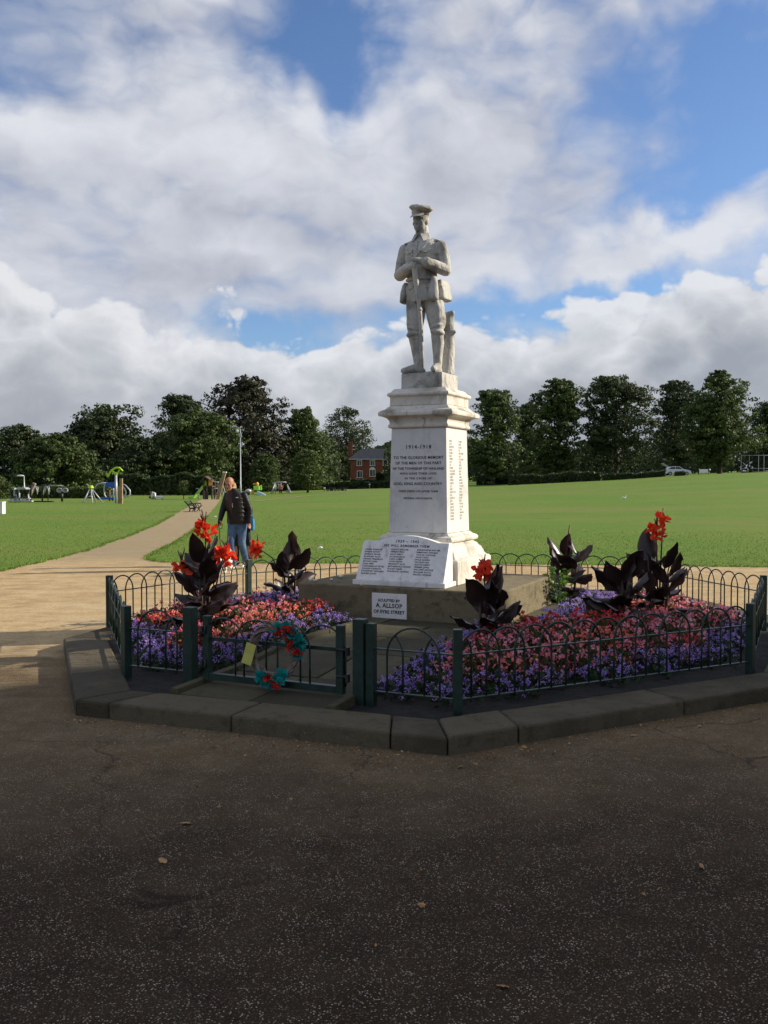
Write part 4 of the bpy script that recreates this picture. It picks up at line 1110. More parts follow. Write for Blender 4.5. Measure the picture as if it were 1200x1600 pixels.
# ================================================================== PEOPLE AND DOGS
M('skin', (0.40, 0.19, 0.115), 0.55, 0.12, 9)
M('black jacket', (0.007, 0.0065, 0.007), 0.5, 0.25, 6, bump=0.4, bscale=12, bdist=0.02)
M('brown shirt', (0.060, 0.026, 0.022), 0.8, 0.2, 12)
M('blue jeans', (0.035, 0.075, 0.16), 0.85, 0.2, 5, col2=(0.09, 0.16, 0.27), bump=0.3, bscale=14, bdist=0.02)
M('white shoe', (0.70, 0.70, 0.68), 0.6, 0.1, 8)
M('grey hair', (0.16, 0.12, 0.09), 0.8, 0.2, 30)
M('blond hair', (0.38, 0.25, 0.09), 0.7, 0.2, 30)
M('black leggings', (0.010, 0.010, 0.011), 0.7, 0.2, 6)
M('navy denim', (0.04, 0.06, 0.11), 0.85, 0.2, 10)
M('blue bag', (0.02, 0.20, 0.48), 0.5, 0.15, 10)
M('white zip', (0.6, 0.6, 0.6), 0.5, 0.1, 10)
M('cream fur', (0.62, 0.52, 0.36), 0.9, 0.2, 18, bump=0.6, bscale=60)
M('white fur', (0.62, 0.60, 0.55), 0.9, 0.2, 18, bump=0.6, bscale=60)
M('black strap', (0.008, 0.008, 0.009), 0.6, 0.1, 10)
def hand(B_, wr, tip, curl=.6):
    wr, tip = Vector(wr), Vector(tip); d = (tip - wr).normalized(); L_ = (tip - wr).length
    sd = d.cross(Vector((1, 0, 0)) if abs(d.x) < .7 else Vector((0, 1, 0))).normalized(); nn = sd.cross(d)
    pc = wr + d * L_ * .45; B_.limb([wr, pc], [.026, .034], 8)
    for k_ in range(4):
        b0 = pc + sd * (-.027 + .018 * k_) + d * .02; ln = (.062, .07, .066, .05)[k_]
        B_.limb([b0, b0 + d * ln * .55 + nn * .006, b0 + d * ln * (1 - .35 * curl) + nn * ln * .5 * curl], [.010, .0095, .008], 6)
    B_.limb([pc - sd * .028 - d * .02, pc - sd * .045 + d * .02 + nn * .015, pc - sd * .036 + d * .045 + nn * .022], [.011, .010, .008], 6)
def head(B_, c_, Rm, s_=1.0):
    def h(p): return Vector(c_) + Rm @ (Vector(p) * s_)
    def e(p, r, nu=12): B_.ell(h(p), tuple(k * s_ for k in r), Rm, nu)
    e((0, .012, .03), (.075, .094, .102), 18); e((0, -.022, -.045), (.058, .064, .066), 14); e((0, -.05, -.082), (.032, .03, .024))
    e((0, -.088, -.006), (.012, .018, .028)); e((0, -.097, -.026), (.016, .014, .011)); e((0, -.076, .030), (.05, .018, .011)); e((0, -.075, -.056), (.024, .014, .010))
    for q_ in (-1, 1): e((q_ * .04, -.064, -.02), (.026, .022, .022)); e((q_ * .078, .012, -.008), (.010, .019, .030))
    return h

# ---- man walking a dog
mp = P(372, 890)
man = empty('person', (mp.x, mp.y, .006), math.radians(-16), 'person in a dark quilted jacket, jeans and white shoes walking with a dog lead', 'person')
HRm = R4(math.radians(-2), 'Z') @ R4(math.radians(11), 'X'); hc_ = Vector((-.10, -.145, 1.585))
J = dict(rs=(-.185, -.05, 1.385), ls=(.140, -.03, 1.385), re=(-.275, -.05, 1.13), le=(.225, .035, 1.12), rw=(-.265, -.20, .93), lw=(.230, -.01, .88),
         rh=(-.095, 0, .90), lh=(.085, .01, .90), rk=(-.085, -.13, .50), lk=(.075, .0, .49), ra=(-.075, -.055, .10), la=(.085, .165, .12))
J = {k: Vector(v) for k, v in J.items()}
B = MB()
B.rings_z([(-.0, 0, .86, .13, .10), (-.01, -.01, 1.0, .13, .10), (-.03, -.04, 1.2, .15, .105), (-.04, -.05, 1.34, .16, .10), (-.05, -.06, 1.42, .10, .075), (-.07, -.085, 1.50, .056, .058), (-.085, -.11, 1.56, .052, .055)], 18)
head(B, hc_, HRm, 1.04)
for s_ in 'rl':
    B.limb([J[s_ + 's'], J[s_ + 'e'], J[s_ + 'w']], [.05, .042, .030], 10); B.limb([J[s_ + 'h'], J[s_ + 'k'], J[s_ + 'a']], [.075, .055, .04], 10)
    B.limb([J[s_ + 'a'], J[s_ + 'a'] + Vector((0, -.12, -.05))], [.04, .03], 8)
hand(B, J['rw'], J['rw'] + Vector((.005, -.045, -.085)), .95); hand(B, J['lw'], J['lw'] + Vector((.005, -.02, -.095)), .6)
body = link('body', B.fused('body', .008, 2), MATS['skin'], man)
B = MB()   # jacket
B.rings_z([(0, .0, .845, .172, .135), (0, 0, .86, .182, .148), (-.005, -.01, .93, .183, .150), (-.015, -.02, 1.05, .180, .150), (-.03, -.035, 1.18, .188, .155), (-.035, -.045, 1.30, .188, .150), (-.035, -.05, 1.38, .180, .130), (-.05, -.06, 1.445, .130, .100), (-.06, -.075, 1.50, .085, .085), (-.065, -.08, 1.515, .075, .078)], 24)
for z in (.92, 1.0, 1.08, 1.16, 1.24, 1.32):                                       # quilting rolls
    k_ = (z - .86) / .56; B.rings_z([(-.03 * k_, -.04 * k_, z - .022, .17, .14), (-.03 * k_, -.04 * k_, z, .195, .162), (-.03 * k_, -.04 * k_, z + .022, .17, .14)], 24)
for s_ in 'rl':
    B.limb([J[s_ + 's'], J[s_ + 's'].lerp(J[s_ + 'e'], .5), J[s_ + 'e']], [.068, .066, .060], 12); B.limb([J[s_ + 'e'], J[s_ + 'e'].lerp(J[s_ + 'w'], .55), J[s_ + 'w']], [.061, .054, .044], 12)
    for k_ in range(3): B.ell(J[s_ + 'e'].lerp(J[s_ + 'w'], .25 * k_), (.064, .064, .016), R4(.4, 'X'))
link('jacket', B.fused('jacket', .010, 2), MATS['black jacket'], man)
q = MB(); q.rings_z([(-.04, -.118, 1.02, .018, .05), (-.055, -.150, 1.15, .040, .055), (-.065, -.152, 1.30, .062, .058), (-.075, -.125, 1.40, .070, .060), (-.082, -.105, 1.49, .066, .058), (-.085, -.105, 1.52, .058, .052)], 14); q.build('shirt', MATS['brown shirt'], man, smooth=True)
q = MB(); q.box((.075, -.196, 1.345), (.045, .006, .016)); q.build('chest_mark', MATS['white zip'], man, bevel=.002)
q = MB(); q.tube([(-.022, -.188, 1.24), (-.020, -.19, 1.20), (-.015, -.187, 1.16)], .006, 6); q.build('zip_pull', MATS['white zip'], man)
B = MB()   # jeans
B.rings_z([(0, 0, .80, .14, .12), (0, 0, .88, .158, .122), (0, 0, .96, .155, .12)], 20)
for s_ in 'rl':
    h_, k_, a_ = J[s_ + 'h'], J[s_ + 'k'], J[s_ + 'a']
    B.limb([h_ + Vector((0, 0, -.04)), h_.lerp(k_, .5), k_], [.098, .088, .072], 14); B.limb([k_, k_.lerp(a_, .5) + Vector((0, .012, 0)), a_ + Vector((0, .01, -.015))], [.070, .066, .060], 14)
    for i_ in range(3): B.ell(k_.lerp(a_, .55 + .18 * i_), (.067, .067, .014), R4(.3 - .25 * i_, 'X'))
    B.ell(k_ + Vector((0, -.01, .04)), (.078, .078, .02), R4(.35, 'X')); 
link('jeans', B.fused('jeans', .010, 2), MATS['blue jeans'], man)
for s_ in 'rl':
    a_ = J[s_ + 'a']; B = MB(); dn = Vector((0, -.19, -.062)) if s_ == 'r' else Vector((0, -.16, -.075))
    B.limb([a_ + Vector((0, .045, -.055)), a_ + Vector((0, -.02, -.045)), a_ + dn], [.044, .048, .034], 10); B.limb([a_ + Vector((0, 0, -.01)), a_ + Vector((0, -.05, -.04))], [.045, .04], 8)
    link('shoe', B.fused('shoe', .009, 2), MATS['white shoe'], man)
q = MB()
for k_ in range(24):
    a_ = math.radians(5 + 170 * k_ / 23); q.ell(hc_ + HRm @ Vector((.076 * math.cos(a_), .022 + .087 * math.sin(a_), .004 + .012 * math.sin(k_ * 1.7))), (.012, .014, .040), HRm, 8)
link('hair', q.fused('hair', .009, 2), MATS['grey hair'], man)

M('dark eye', (0.02, 0.012, 0.010), 0.4, 0.1, 5)
for s_ in (-1, 1):
    q = MB(); q.ell(hc_ + HRm @ Vector((s_ * .032, -.084, .008)), (.017, .010, .008), HRm, 8); q.build('eye', MATS['dark eye'], man, smooth=True)
q = MB(); q.ell(hc_ + HRm @ Vector((0, -.092, -.058)), (.026, .008, .006), HRm, 8); q.build('mouth', MATS['dark eye'], man, smooth=True)
# ---- woman half hidden behind him
wp = P(376, 888.5); wp = Vector((wp.x * 18.5 / wp.y, 18.5, 0))
wom = empty('person', (wp.x, wp.y, .006), math.radians(-10), 'person with blond hair and black leggings half hidden behind the dog walker', 'person')
J2 = dict(rs=(-.17, -.01, 1.33), ls=(.05, 0, 1.32), re=(-.22, .0, 1.06), le=(.11, .03, 1.06), rw=(-.2, -.10, .84), lw=(.17, -.05, .84), rh=(-.08, 0, .86), lh=(.10, 0, .86), rk=(-.07, -.06, .48), lk=(.165, -.02, .48), ra=(-.07, 0, .09), la=(.195, .03, .09))
J2 = {k: Vector(v) for k, v in J2.items()}
B = MB(); B.rings_z([(0, 0, .82, .12, .10), (-.02, 0, 1.0, .11, .085), (-.04, 0, 1.22, .135, .095), (-.06, -.01, 1.34, .12, .08), (-.09, -.015, 1.38, .05, .05), (-.16, -.02, 1.45, .046, .048)], 16)
h2 = Vector((-.18, -.03, 1.515)); R2 = R4(math.radians(-6), 'Z') @ R4(.1, 'X'); head(B, h2, R2, .95)
for s_ in 'rl':
    B.limb([J2[s_ + 's'], J2[s_ + 'e'], J2[s_ + 'w']], [.045, .037, .026], 10); B.limb([J2[s_ + 'h'], J2[s_ + 'k'], J2[s_ + 'a']], [.07, .05, .036], 10); B.limb([J2[s_ + 'a'], J2[s_ + 'a'] + Vector((0, -.11, -.05))], [.036, .026], 8)
    hand(B, J2[s_ + 'w'], J2[s_ + 'w'] + Vector((0, -.02, -.09)))
link('body', B.fused('body', .009, 2), MATS['skin'], wom)
B = MB(); B.rings_z([(0, 0, .96, .145, .12), (-.02, 0, 1.05, .135, .11), (-.06, 0, 1.24, .14, .12), (-.08, -.01, 1.36, .11, .09), (-.075, -.015, 1.42, .065, .062)], 20)
for s_ in 'rl': B.limb([J2[s_ + 's'], J2[s_ + 'e'], J2[s_ + 'w']], [.068, .055, .04], 12)
link('top', B.fused('top', .011, 2), MATS['black jacket'], wom)
B = MB(); B.rings_z([(0, 0, .70, .185, .145), (0, 0, .78, .175, .135), (0, 0, .88, .155, .12), (0, 0, .98, .135, .11)], 20); link('skirt', B.fused('skirt', .011, 2), MATS['navy denim'], wom)
B = MB()
for s_ in 'rl': B.limb([J2[s_ + 'h'], J2[s_ + 'h'].lerp(J2[s_ + 'k'], .5), J2[s_ + 'k'], J2[s_ + 'k'].lerp(J2[s_ + 'a'], .4) + Vector((0, .015, 0)), J2[s_ + 'a']], [.085, .075, .056, .054, .04], 12)
link('leggings', B.fused('leggings', .010, 2), MATS['black leggings'], wom)
for s_ in 'rl':
    a_ = J2[s_ + 'a']; B = MB(); B.limb([a_ + Vector((0, .035, -.05)), a_ + Vector((0, -.15, -.058))], [.04, .03], 10); B.limb([a_, a_ + Vector((0, -.05, -.04))], [.04, .036], 8); link('shoe', B.fused('shoe', .009, 2), MATS['black leggings'], wom)
q = MB()
for k_ in range(26):
    a_ = math.radians(-25 + 230 * k_ / 25); q.ell(h2 + R2 @ Vector((.076 * math.cos(a_), .02 + .085 * math.sin(a_), .0)), (.022, .022, .085), R2, 8)
q.ell(h2 + R2 @ Vector((0, .02, .06)), (.082, .098, .075), R2, 16); link('hair', q.fused('hair', .010, 2), MATS['blond hair'], wom)
hb = empty('handbag', (wp.x + .25, wp.y - .10, .006), 0, 'blue bag hanging at the hip of the half hidden walker', 'bag')
q = MB(); q.box((0, 0, .80), (.07, .15, .22), None, .8); q.build('pouch', MATS['blue bag'], hb, bevel=.02); q = MB(); q.tube([(0, -.05, .90), (-.03, -.03, 1.1), (-.10, .03, 1.36), (-.10, .12, 1.36), (-.03, .12, 1.1), (0, .05, .90)], .008, 6); q.build('strap', MATS['blue bag'], hb, smooth=True)

# ---- dogs
def dog(px, Y, rz, mat, label, s_=1.0, hup=0.0):
    d = empty('dog', ((px - 600) / F * Y, Y, .006), rz, label, 'dog', 'small fluffy dogs')
    B = MB(); v = lambda *a: Vector(a) * s_
    B.ell(v(0, -.10, .25), tuple(k * s_ for k in (.082, .11, .098)), None, 14); B.ell(v(0, .07, .255), tuple(k * s_ for k in (.075, .13, .080)), None, 14); B.ell(v(0, .16, .25), tuple(k * s_ for k in (.074, .085, .085)), None, 14)
    B.limb([v(0, -.14, .29), v(0, -.20, .37 + hup)], [.06 * s_, .05 * s_], 10)
    B.ell(v(0, -.225, .405 + hup), tuple(k * s_ for k in (.062, .066, .060)), None, 14); B.limb([v(0, -.27, .392 + hup), v(0, -.325, .378 + hup)], [.034 * s_, .024 * s_], 10); B.ell(v(0, -.345, .386 + hup), tuple(k * s_ for k in (.013, .012, .010)))
    for q_ in (-1, 1):
        B.limb([v(q_ * .045, -.205, .45 + hup), v(q_ * .072, -.20, .40 + hup), v(q_ * .074, -.21, .355 + hup)], [.020 * s_, .022 * s_, .014 * s_], 8)
        B.limb([v(q_ * .048, -.13, .20), v(q_ * .05, -.125, .10), v(q_ * .05, -.13, .03), v(q_ * .05, -.155, .02)], [.040 * s_, .027 * s_, .024 * s_, .022 * s_], 8)
        B.limb([v(q_ * .05, .17, .22), v(q_ * .056, .13, .14), v(q_ * .055, .205, .085), v(q_ * .055, .195, .025), v(q_ * .055, .165, .02)], [.055 * s_, .042 * s_, .025 * s_, .023 * s_, .021 * s_], 8)
    B.limb([v(0, .23, .31), v(0, .28, .38), v(0, .25, .44)], [.022 * s_, .022 * s_, .014 * s_], 8)
    fr = random.Random(int(px))
    for k_ in range(70):                                                              # tufts of coat
        a_ = fr.uniform(-.5, 3.64); y_ = fr.uniform(-.16, .2); B.ell(v(.075 * math.cos(a_), y_, .25 + .085 * math.sin(a_)), tuple(k * s_ for k in (.02, .026, .018)), None, 6)
    link('coat', B.fused('coat', .010, 1), mat, d); q = MB(); q.ell(v(0, -.357, .388 + hup), tuple(k * s_ for k in (.012, .010, .010))); q.build('nose', MATS['black strap'], d, smooth=True)
    for q_ in (-1, 1): q = MB(); q.ell(v(q_ * .028, -.282, .418 + hup), tuple(k * s_ for k in (.008, .006, .008))); q.build('eye', MATS['black strap'], d, smooth=True)
    return d
dog(331, 16.9, math.radians(35), MATS['cream fur'], 'cream fluffy dog mostly hidden behind the tallest canna', 1.05)
dog(346, 16.7, math.radians(-25), MATS['white fur'], 'grey white fluffy dog nearest the walker, behind the red blooms', 1.0, .03)
hw_ = man.matrix_basis @ (J['rw'] + Vector((.0, -.06, -.06)))
ld = empty('dog_lead', hw_, 0, 'black dog lead looping down from the walker to the dogs', 'dog lead')
d1 = Vector(at(346, 16.7) + (.42,)) - hw_; d0 = Vector(at(331, 16.9) + (.40,)) - hw_
q = MB(); q.tube([(0, 0, 0), d1 * .4 + Vector((0, 0, -.12)), d1 * .75 + Vector((0, 0, -.10)), d1], .007, 6); q.tube([(0, 0, 0), d0 * .35 + Vector((-.02, 0, -.05)), d0 * .7 + Vector((-.03, 0, -.05)), d0], .007, 6); q.ell((0, 0, .01), (.02, .03, .045)); q.tube([(0, 0, .02), (.08, -.03, -.02), (.06, -.03, -.09), (0, 0, -.12)], .006, 6); q.build('strap', MATS['black strap'], ld, smooth=True)

# ================================================================== TREES
TR = np.random.default_rng(77)
M('bark', (0.055, 0.045, 0.034), 0.9, 0.3, 3, bump=0.5, bscale=12, bdist=0.05)
LEAFM = {
 'dark': M('leaf dark', (0.034, 0.052, 0.018), 0.6, 0.2, 0.25, col2=(0.052, 0.074, 0.024), island=0.45, trans=0.2),
 'mid': M('leaf mid', (0.056, 0.088, 0.022), 0.6, 0.2, 0.25, col2=(0.082, 0.116, 0.030), island=0.45, trans=0.25),
 'pale': M('leaf pale', (0.075, 0.105, 0.026), 0.6, 0.2, 0.4, col2=(0.095, 0.125, 0.035), island=0.45, trans=0.3),
 'copper': M('leaf copper', (0.036, 0.034, 0.020), 0.6, 0.2, 0.25, col2=(0.046, 0.050, 0.022), island=0.45, trans=0.2),
}
def crown_points(prof, H, Wd, n, rnd, flat=1.0, ragged=.08, clump=1.0):
    """leaf positions on clumps inside an envelope; prof = [(height fraction, half width fraction)]"""
    zs = np.array([p[0] for p in prof]); ws = np.array([p[1] for p in prof])
    # big boughs
    nb = 60; bz = rnd.uniform(zs[0], zs[-1], nb); bw = np.interp(bz, zs, ws)
    ba = rnd.uniform(0, 2 * np.pi, nb); br = np.sqrt(rnd.uniform(.05, 1, nb)) * bw * .86
    bc = np.stack([br * np.cos(ba) * Wd, br * np.sin(ba) * Wd * flat, bz * H], 1)
    bs_ = (.27 + .19 * rnd.random(nb)) * np.minimum(1, bw * 1.3 + .2) * min(Wd * 1.3, H * .45) * clump
    # twig clumps on the boughs' surface
    nt = 950; k = rnd.integers(0, nb, nt); dv = unit(rnd.normal(size=(nt, 3)) + np.array([0, 0, .25]))
    tc_ = bc[k] + dv * bs_[k][:, None] * rnd.uniform(.55, 1.08 + ragged, (nt, 1)) * np.array([1.15, 1.15, .8])
    ts = bs_[k] * rnd.uniform(.20, .40, nt)
    kk = rnd.integers(0, nt, n); d2 = unit(rnd.normal(size=(n, 3)))
    p = tc_[kk] + d2 * (ts[kk] * rnd.uniform(.3, 1.0, n) ** .6)[:, None] * np.array([1.25, 1.25, .62])
    nrm = unit(d2 * .5 + dv[kk] * .5 + rnd.normal(scale=.45, size=(n, 3)))
    p[:, 2] = np.maximum(p[:, 2], .4)
    return p, nrm, bc, bs_
def leaf_quads(p, nrm, size, rnd):
    n = len(p); a = unit(np.cross(nrm, rnd.normal(size=(n, 3)))); b_ = np.cross(nrm, a)
    s_ = size * rnd.uniform(.6, 1.3, (n, 1)); q = rnd.uniform(.45, .8, (n, 1))
    V = np.stack([p - a * s_, p + b_ * s_ * q + nrm * s_ * .2, p + a * s_, p - b_ * s_ * q + nrm * s_ * .1], 1).reshape(-1, 3)
    Q = (np.arange(n) * 4)[:, None] + np.array([[0, 1, 2, 3]])
    return V, Q
def tree(name, label, base, H, Wd, prof, mat, n=8000, leaf=.30, seed=1, group='trees round the park', trunk=None, flat=1.0, ragged=.08, clump=1.0):
    rnd = np.random.default_rng(seed); n = int(n * 2.6); leaf = leaf * .78; r2 = random.Random(seed)
    root = empty(name, base, 0, label, 'tree', group)
    p, nrm, bc, bs_ = crown_points(prof, H, Wd, n, rnd, flat, ragged, clump)
    V, Q = leaf_quads(p, nrm, leaf, rnd)
    cr = link('crown', np_mesh('crown', V, Q), LEAFM[mat], root)
    tr = trunk or H * .022; q = MB(); th = H * .55
    q.tube([(0, 0, -.3), (0, 0, .3), (r2.uniform(-.1, .1), 0, th * .4), (r2.uniform(-.3, .3), r2.uniform(-.3, .3), th), (0, 0, H * .8)], [tr * 1.5, tr * 1.15, tr, tr * .6, tr * .15], 9)
    idx = rnd.choice(len(bc), 16, replace=False)
    for i in idx:
        e = Vector(bc[i]); s_ = Vector((0, 0, min(e.z * .62, th * .9)))
        q.tube([s_, s_.lerp(e, .5) + Vector((0, 0, -.04 * H)), e], [tr * .45, tr * .28, tr * .10], 6)
    q.build('trunk', MATS['bark'], root, smooth=True)
    return root
ROUND = [(.08, .45), (.2, .85), (.4, 1.05), (.65, 1.05), (.82, .86), (.93, .55), (1.0, .2)]
TALL = [(.10, .5), (.25, .9), (.45, 1.05), (.65, .98), (.8, .80), (.92, .52), (1.0, .2)]
SPREAD = [(.14, .55), (.3, 1.0), (.55, .95), (.72, .8), (.86, .55), (.96, .30), (1.0, .1)]
HIGH = [(.20, .5), (.32, .95), (.5, 1.0), (.7, .9), (.86, .74), (.96, .45), (1.0, .2)]
LAYER = [(.05, .6), (.2, 1.0), (.5, .95), (.75, .7), (.92, .4), (1.0, .12)]
def park_tree(px, top, half, Y, prof, mat, label, seed, n=8000, leaf=.30, **k):
    b_ = G(px, Y); H = CAMZ + (HY - top) * Y / F - b_.z; Wd = half * Y / F
    return tree('tree', label, b_, H * 1.0, Wd, prof, mat, n, leaf, seed, **k)
park_tree(30, 672, 46, 165, ROUND, 'dark', 'dark tree at the far left edge behind the exercise equipment', 1, 6000)
park_tree(88, 682, 72, 118, LAYER, 'mid', 'broad layered green tree behind the exercise equipment', 2, 10000, .24)
park_tree(168, 640, 58, 150, ROUND, 'dark', 'dark rounded tree rising behind the lime spinner', 3, 9000)
park_tree(222, 690, 48, 135, ROUND, 'dark', 'lower dark tree filling the gap behind the blue tunnel', 31, 7000, .26)
park_tree(285, 626, 40, 170, ROUND, 'dark', 'tall narrow dark tree just left of the biggest tree', 4, 6500)
park_tree(312, 650, 66, 140, ROUND, 'mid', 'full green tree behind the green slide', 5, 10000, .27)
park_tree(385, 600, 64, 160, [(.05, .7), (.15, .95), (.4, 1.0), (.65, .92), (.85, .66), (.95, .4), (1, .12)], 'copper', 'biggest tree, near black copper foliage behind the lamp post', 6, 13000, .30)
park_tree(476, 643, 42, 165, [(.06, .8), (.25, 1.0), (.5, .85), (.7, .6), (.85, .34), (.95, .3), (1, .12)], 'mid', 'loose topped green tree between the copper tree and the house', 7, 7500, .28, ragged=.3)
park_tree(541, 645, 44, 262, ROUND, 'dark', 'dark round headed tree directly left of the house', 8, 8500, .30)
park_tree(497, 690, 50, 250, ROUND, 'dark', 'low dark tree behind the small pale tree', 81, 6000, .30)
park_tree(481, 706, 28, 120, [(.16, .5), (.3, 1.0), (.55, .9), (.8, .6), (.95, .3), (1, .1)], 'pale', 'small pale green tree standing alone by the swing', 9, 4200, .16, trunk=.13)
park_tree(418, 712, 20, 140, ROUND, 'mid', 'young green tree below the copper tree', 10, 2500, .18)
park_tree(287, 752, 8, 86, [(.30, .3), (.5, .8), (.75, 1.0), (.92, .7), (1, .2)], 'pale', 'thin young sapling left of the green slide', 11, 700, .08, trunk=.03)
park_tree(770, 614, 37, 155, TALL, 'mid', 'tall tree immediately right of the pedestal', 12, 9000, .27)
park_tree(828, 634, 26, 190, TALL, 'mid', 'slim paler tree in the gap right of the pedestal', 13, 5000, .30, ragged=.3)
park_tree(872, 600, 36, 160, TALL, 'mid', 'tall upright tree second to the right of the pedestal', 14, 9500, .27)
park_tree(962, 596, 64, 165, HIGH, 'dark', 'wide spreading dark tree in the middle of the right row', 15, 12500, .27, ragged=.3, clump=.8)
park_tree(1060, 603, 44, 188, HIGH, 'dark', 'open crowned tree behind the white car', 16, 8500, .28, ragged=.3, clump=.85)
park_tree(1124, 588, 52, 158, [(.15, .45), (.27, .85), (.45, 1.0), (.65, .85), (.8, .62), (.92, .35), (1.0, .10)], 'mid', 'tallest tree of the right row beside the court fence', 17, 12000, .27)
park_tree(1205, 634, 40, 195, ROUND, 'dark', 'dark tree cut by the right edge behind the court', 18, 7000, .32)
# trees out of the picture on the right: they shade the forecourt
def shade_tree(t_, c_, H, r, seed, label):
    x = math.sin(SUN_AZ) * t_ - math.cos(SUN_AZ) * c_; y = math.cos(SUN_AZ) * t_ + math.sin(SUN_AZ) * c_
    tree('tree', label, Vector((x, y, 0)), H, r, [(.16, .55), (.3, .95), (.55, 1.0), (.8, .8), (.95, .45), (1, .15)], 'mid', 17000, .26, seed, 'trees beside the forecourt')
shade_tree(18, 3.3, 14.5, 3.9, 101, 'leafy tree right of the forecourt, its edge shading the flower bed')
shade_tree(21, -1.2, 15, 4.6, 102, 'leafy tree right of the forecourt, opposite the camera')
shade_tree(27, 2.2, 17, 4.6, 103, 'farthest leafy tree right of the forecourt')
shade_tree(31, 4.5, 20, 3.3, 105, 'tall leafy tree right of the forecourt, beyond the others')
shade_tree(24, -7, 15, 5, 104, 'leafy tree right of the forecourt behind the camera')

# understorey seen as one dark mass behind the trunks
def mass(x0, x1, Y, hfun, n, depth, leaf, rnd):
    px = rnd.uniform(x0, x1, n); x = (px - 600) / F * Y; y = Y + rnd.uniform(-depth, depth, n)
    h = np.array([hfun(v) for v in px]); z = h * (1 - rnd.random(n) ** 1.8)
    z0 = np.array([ground_z(a, b_) for a, b_ in zip(x, y)])
    lump = 1 + .18 * np.sin(px * .21) + .12 * np.sin(px * .53 + 1)
    return leaf_quads(np.stack([x, y, z0 + z * lump], 1), unit(rnd.normal(size=(n, 3)) + np.array([0, -.6, .3])), leaf, rnd)
V, Q = mass(-120, 530, 205, lambda v: 8.5, 15000, 6, .42, TR); V4, Q4 = mass(520, 660, 275, lambda v: 6.0, 4000, 6, .5, TR); V3, Q3 = mass(600, 1330, 215, lambda v: 7.0 + 1.0 * math.sin(v * .02), 15000, 6, .42, TR)
tag(multi('woodland', [(V, Q, 0), (V3, Q3, 0), (V4, Q4, 0)], [LEAFM['dark']]), 'dark undergrowth closing the view behind the park trees', 'woodland', kind='stuff')
# far wooded hill
q = MB(); hr = []
for i in range(41):
    x = -260 + 520 * i / 40; h = 30 + 9 * math.sin(i * .33) + 5 * math.sin(i * .9); hr.append((x, h))
q.loft([[Vector((x, 700, -2)) for x, h in hr], [Vector((x, 690, h * .5)) for x, h in hr], [Vector((x, 720, h * .85)) for x, h in hr], [Vector((x, 760, h)) for x, h in hr]], caps=False)
q.f = [f for f in q.f if not (abs(q.v[f[0]][0] - q.v[f[1]][0]) > 100)]
M('far wood', (0.035, 0.050, 0.026), 0.9, 0.4, 0.08)
tag(q.build('hill', MATS['far wood'], smooth=True), 'low wooded hill behind the house', kind='structure')
n = 9000; xx = TR.uniform(-250, 250, n); tt = TR.random(n); hh = np.interp(xx, [a for a, _ in hr], [b_ for _, b_ in hr])
pz = np.stack([xx, 690 + 70 * tt, hh * (.5 + .5 * tt) + TR.uniform(-.5, 3, n)], 1); V, Q = leaf_quads(pz, unit(TR.normal(size=(n, 3)) + np.array([0, -.5, .5])), 2.2, TR)
tag(multi('hill_wood', [(V, Q, 0)], [LEAFM['mid']]), 'distant trees covering the low hill', 'woodland', kind='stuff')

# ------------------------------------------------------------------ hedges
def hedge(a, b_, h, w, mat, label, n=2500, leaf=.12, name='hedge'):
    rnd = np.random.default_rng(int(abs(a.x * 7 + b_.y))); d = b_ - a; L_ = d.length; dn = d / L_; nv = Vector((-dn.y, dn.x, 0))
    root = empty(name, a, 0, label, 'hedge', 'park hedges')
    q = MB(); q.bar((0, 0, h * .42), d + Vector((0, 0, h * .42)), w * .6, h * .8); q.v = [v for v in q.v]
    t_ = rnd.random(n); s_ = rnd.uniform(-1, 1, n); k = rnd.random(n); z = np.where(k < .35, h, rnd.uniform(.05, 1, n) * h); s_ = np.where(k < .35, s_, np.sign(s_))
    hv = h * (1 + .10 * np.sin(t_ * L_ * .9) + .07 * np.sin(t_ * L_ * 2.3)) / h
    p = np.array(dn)[None] * (t_ * L_)[:, None] + np.array(nv)[None] * (s_ * w / 2)[:, None] + np.stack([np.zeros(n), np.zeros(n), z * hv + t_ * d.z * 0], 1) + rnd.normal(scale=.07, size=(n, 3))
    V, Q = leaf_quads(p, unit(rnd.normal(size=(n, 3)) + np.array([0, -.4, .4])), leaf, rnd)
    link('foliage', np_mesh('foliage', V, Q), LEAFM[mat], root)
    q.build('stems', MATS['bark'], root)
    return root
hedge(G(-60, 92), G(172, 92), 1.0, 1.2, 'pale', 'low clipped hedge behind the exercise equipment', 5000, .14)
hedge(G(172, 112), G(345, 112), 2.2, 1.6, 'dark', 'tall dark hedge behind the sapling and slide', 6000, .20)
hedge(G(395, 150), G(610, 150), 1.0, 1.2, 'dark', 'long hedge beyond the swing and picnic tables', 6000, .18)
hedge(G(745, 160), G(795, 158), 1.3, 1.2, 'dark', 'short hedge right of the pedestal', 1500, .18)
hedge(G(796, 140), G(938, 137), 1.25, 1.6, 'dark', 'tall dark hedge between the trees right of the pedestal', 6000, .18)
hedge(G(942, 136), G(1038, 135), .70, 1.4, 'dark', 'lower dark hedge leading up to the white car', 4500, .16)
hedge(G(1056, 135), G(1069, 135), .40, 1.0, 'dark', 'short dark hedge end beside the white car', 900, .14)
hedge(G(588, 222), G(612, 222), 1.9, 2.2, 'dark', 'dark shrubbery in front of the brick house', 1600, .3, 'shrubbery')
hedge(G(548, 226), G(640, 226), .6, 1.2, 'dark', 'low garden hedge along the house front', 2400, .25)
sb = tree('shrub', 'bright green shrub at the left edge of the playground', G(-2, 70), 1.9, 1.0, ROUND, 'pale', 1800, .09, 61, 'shrubs')
sb['category'] = 'shrub'

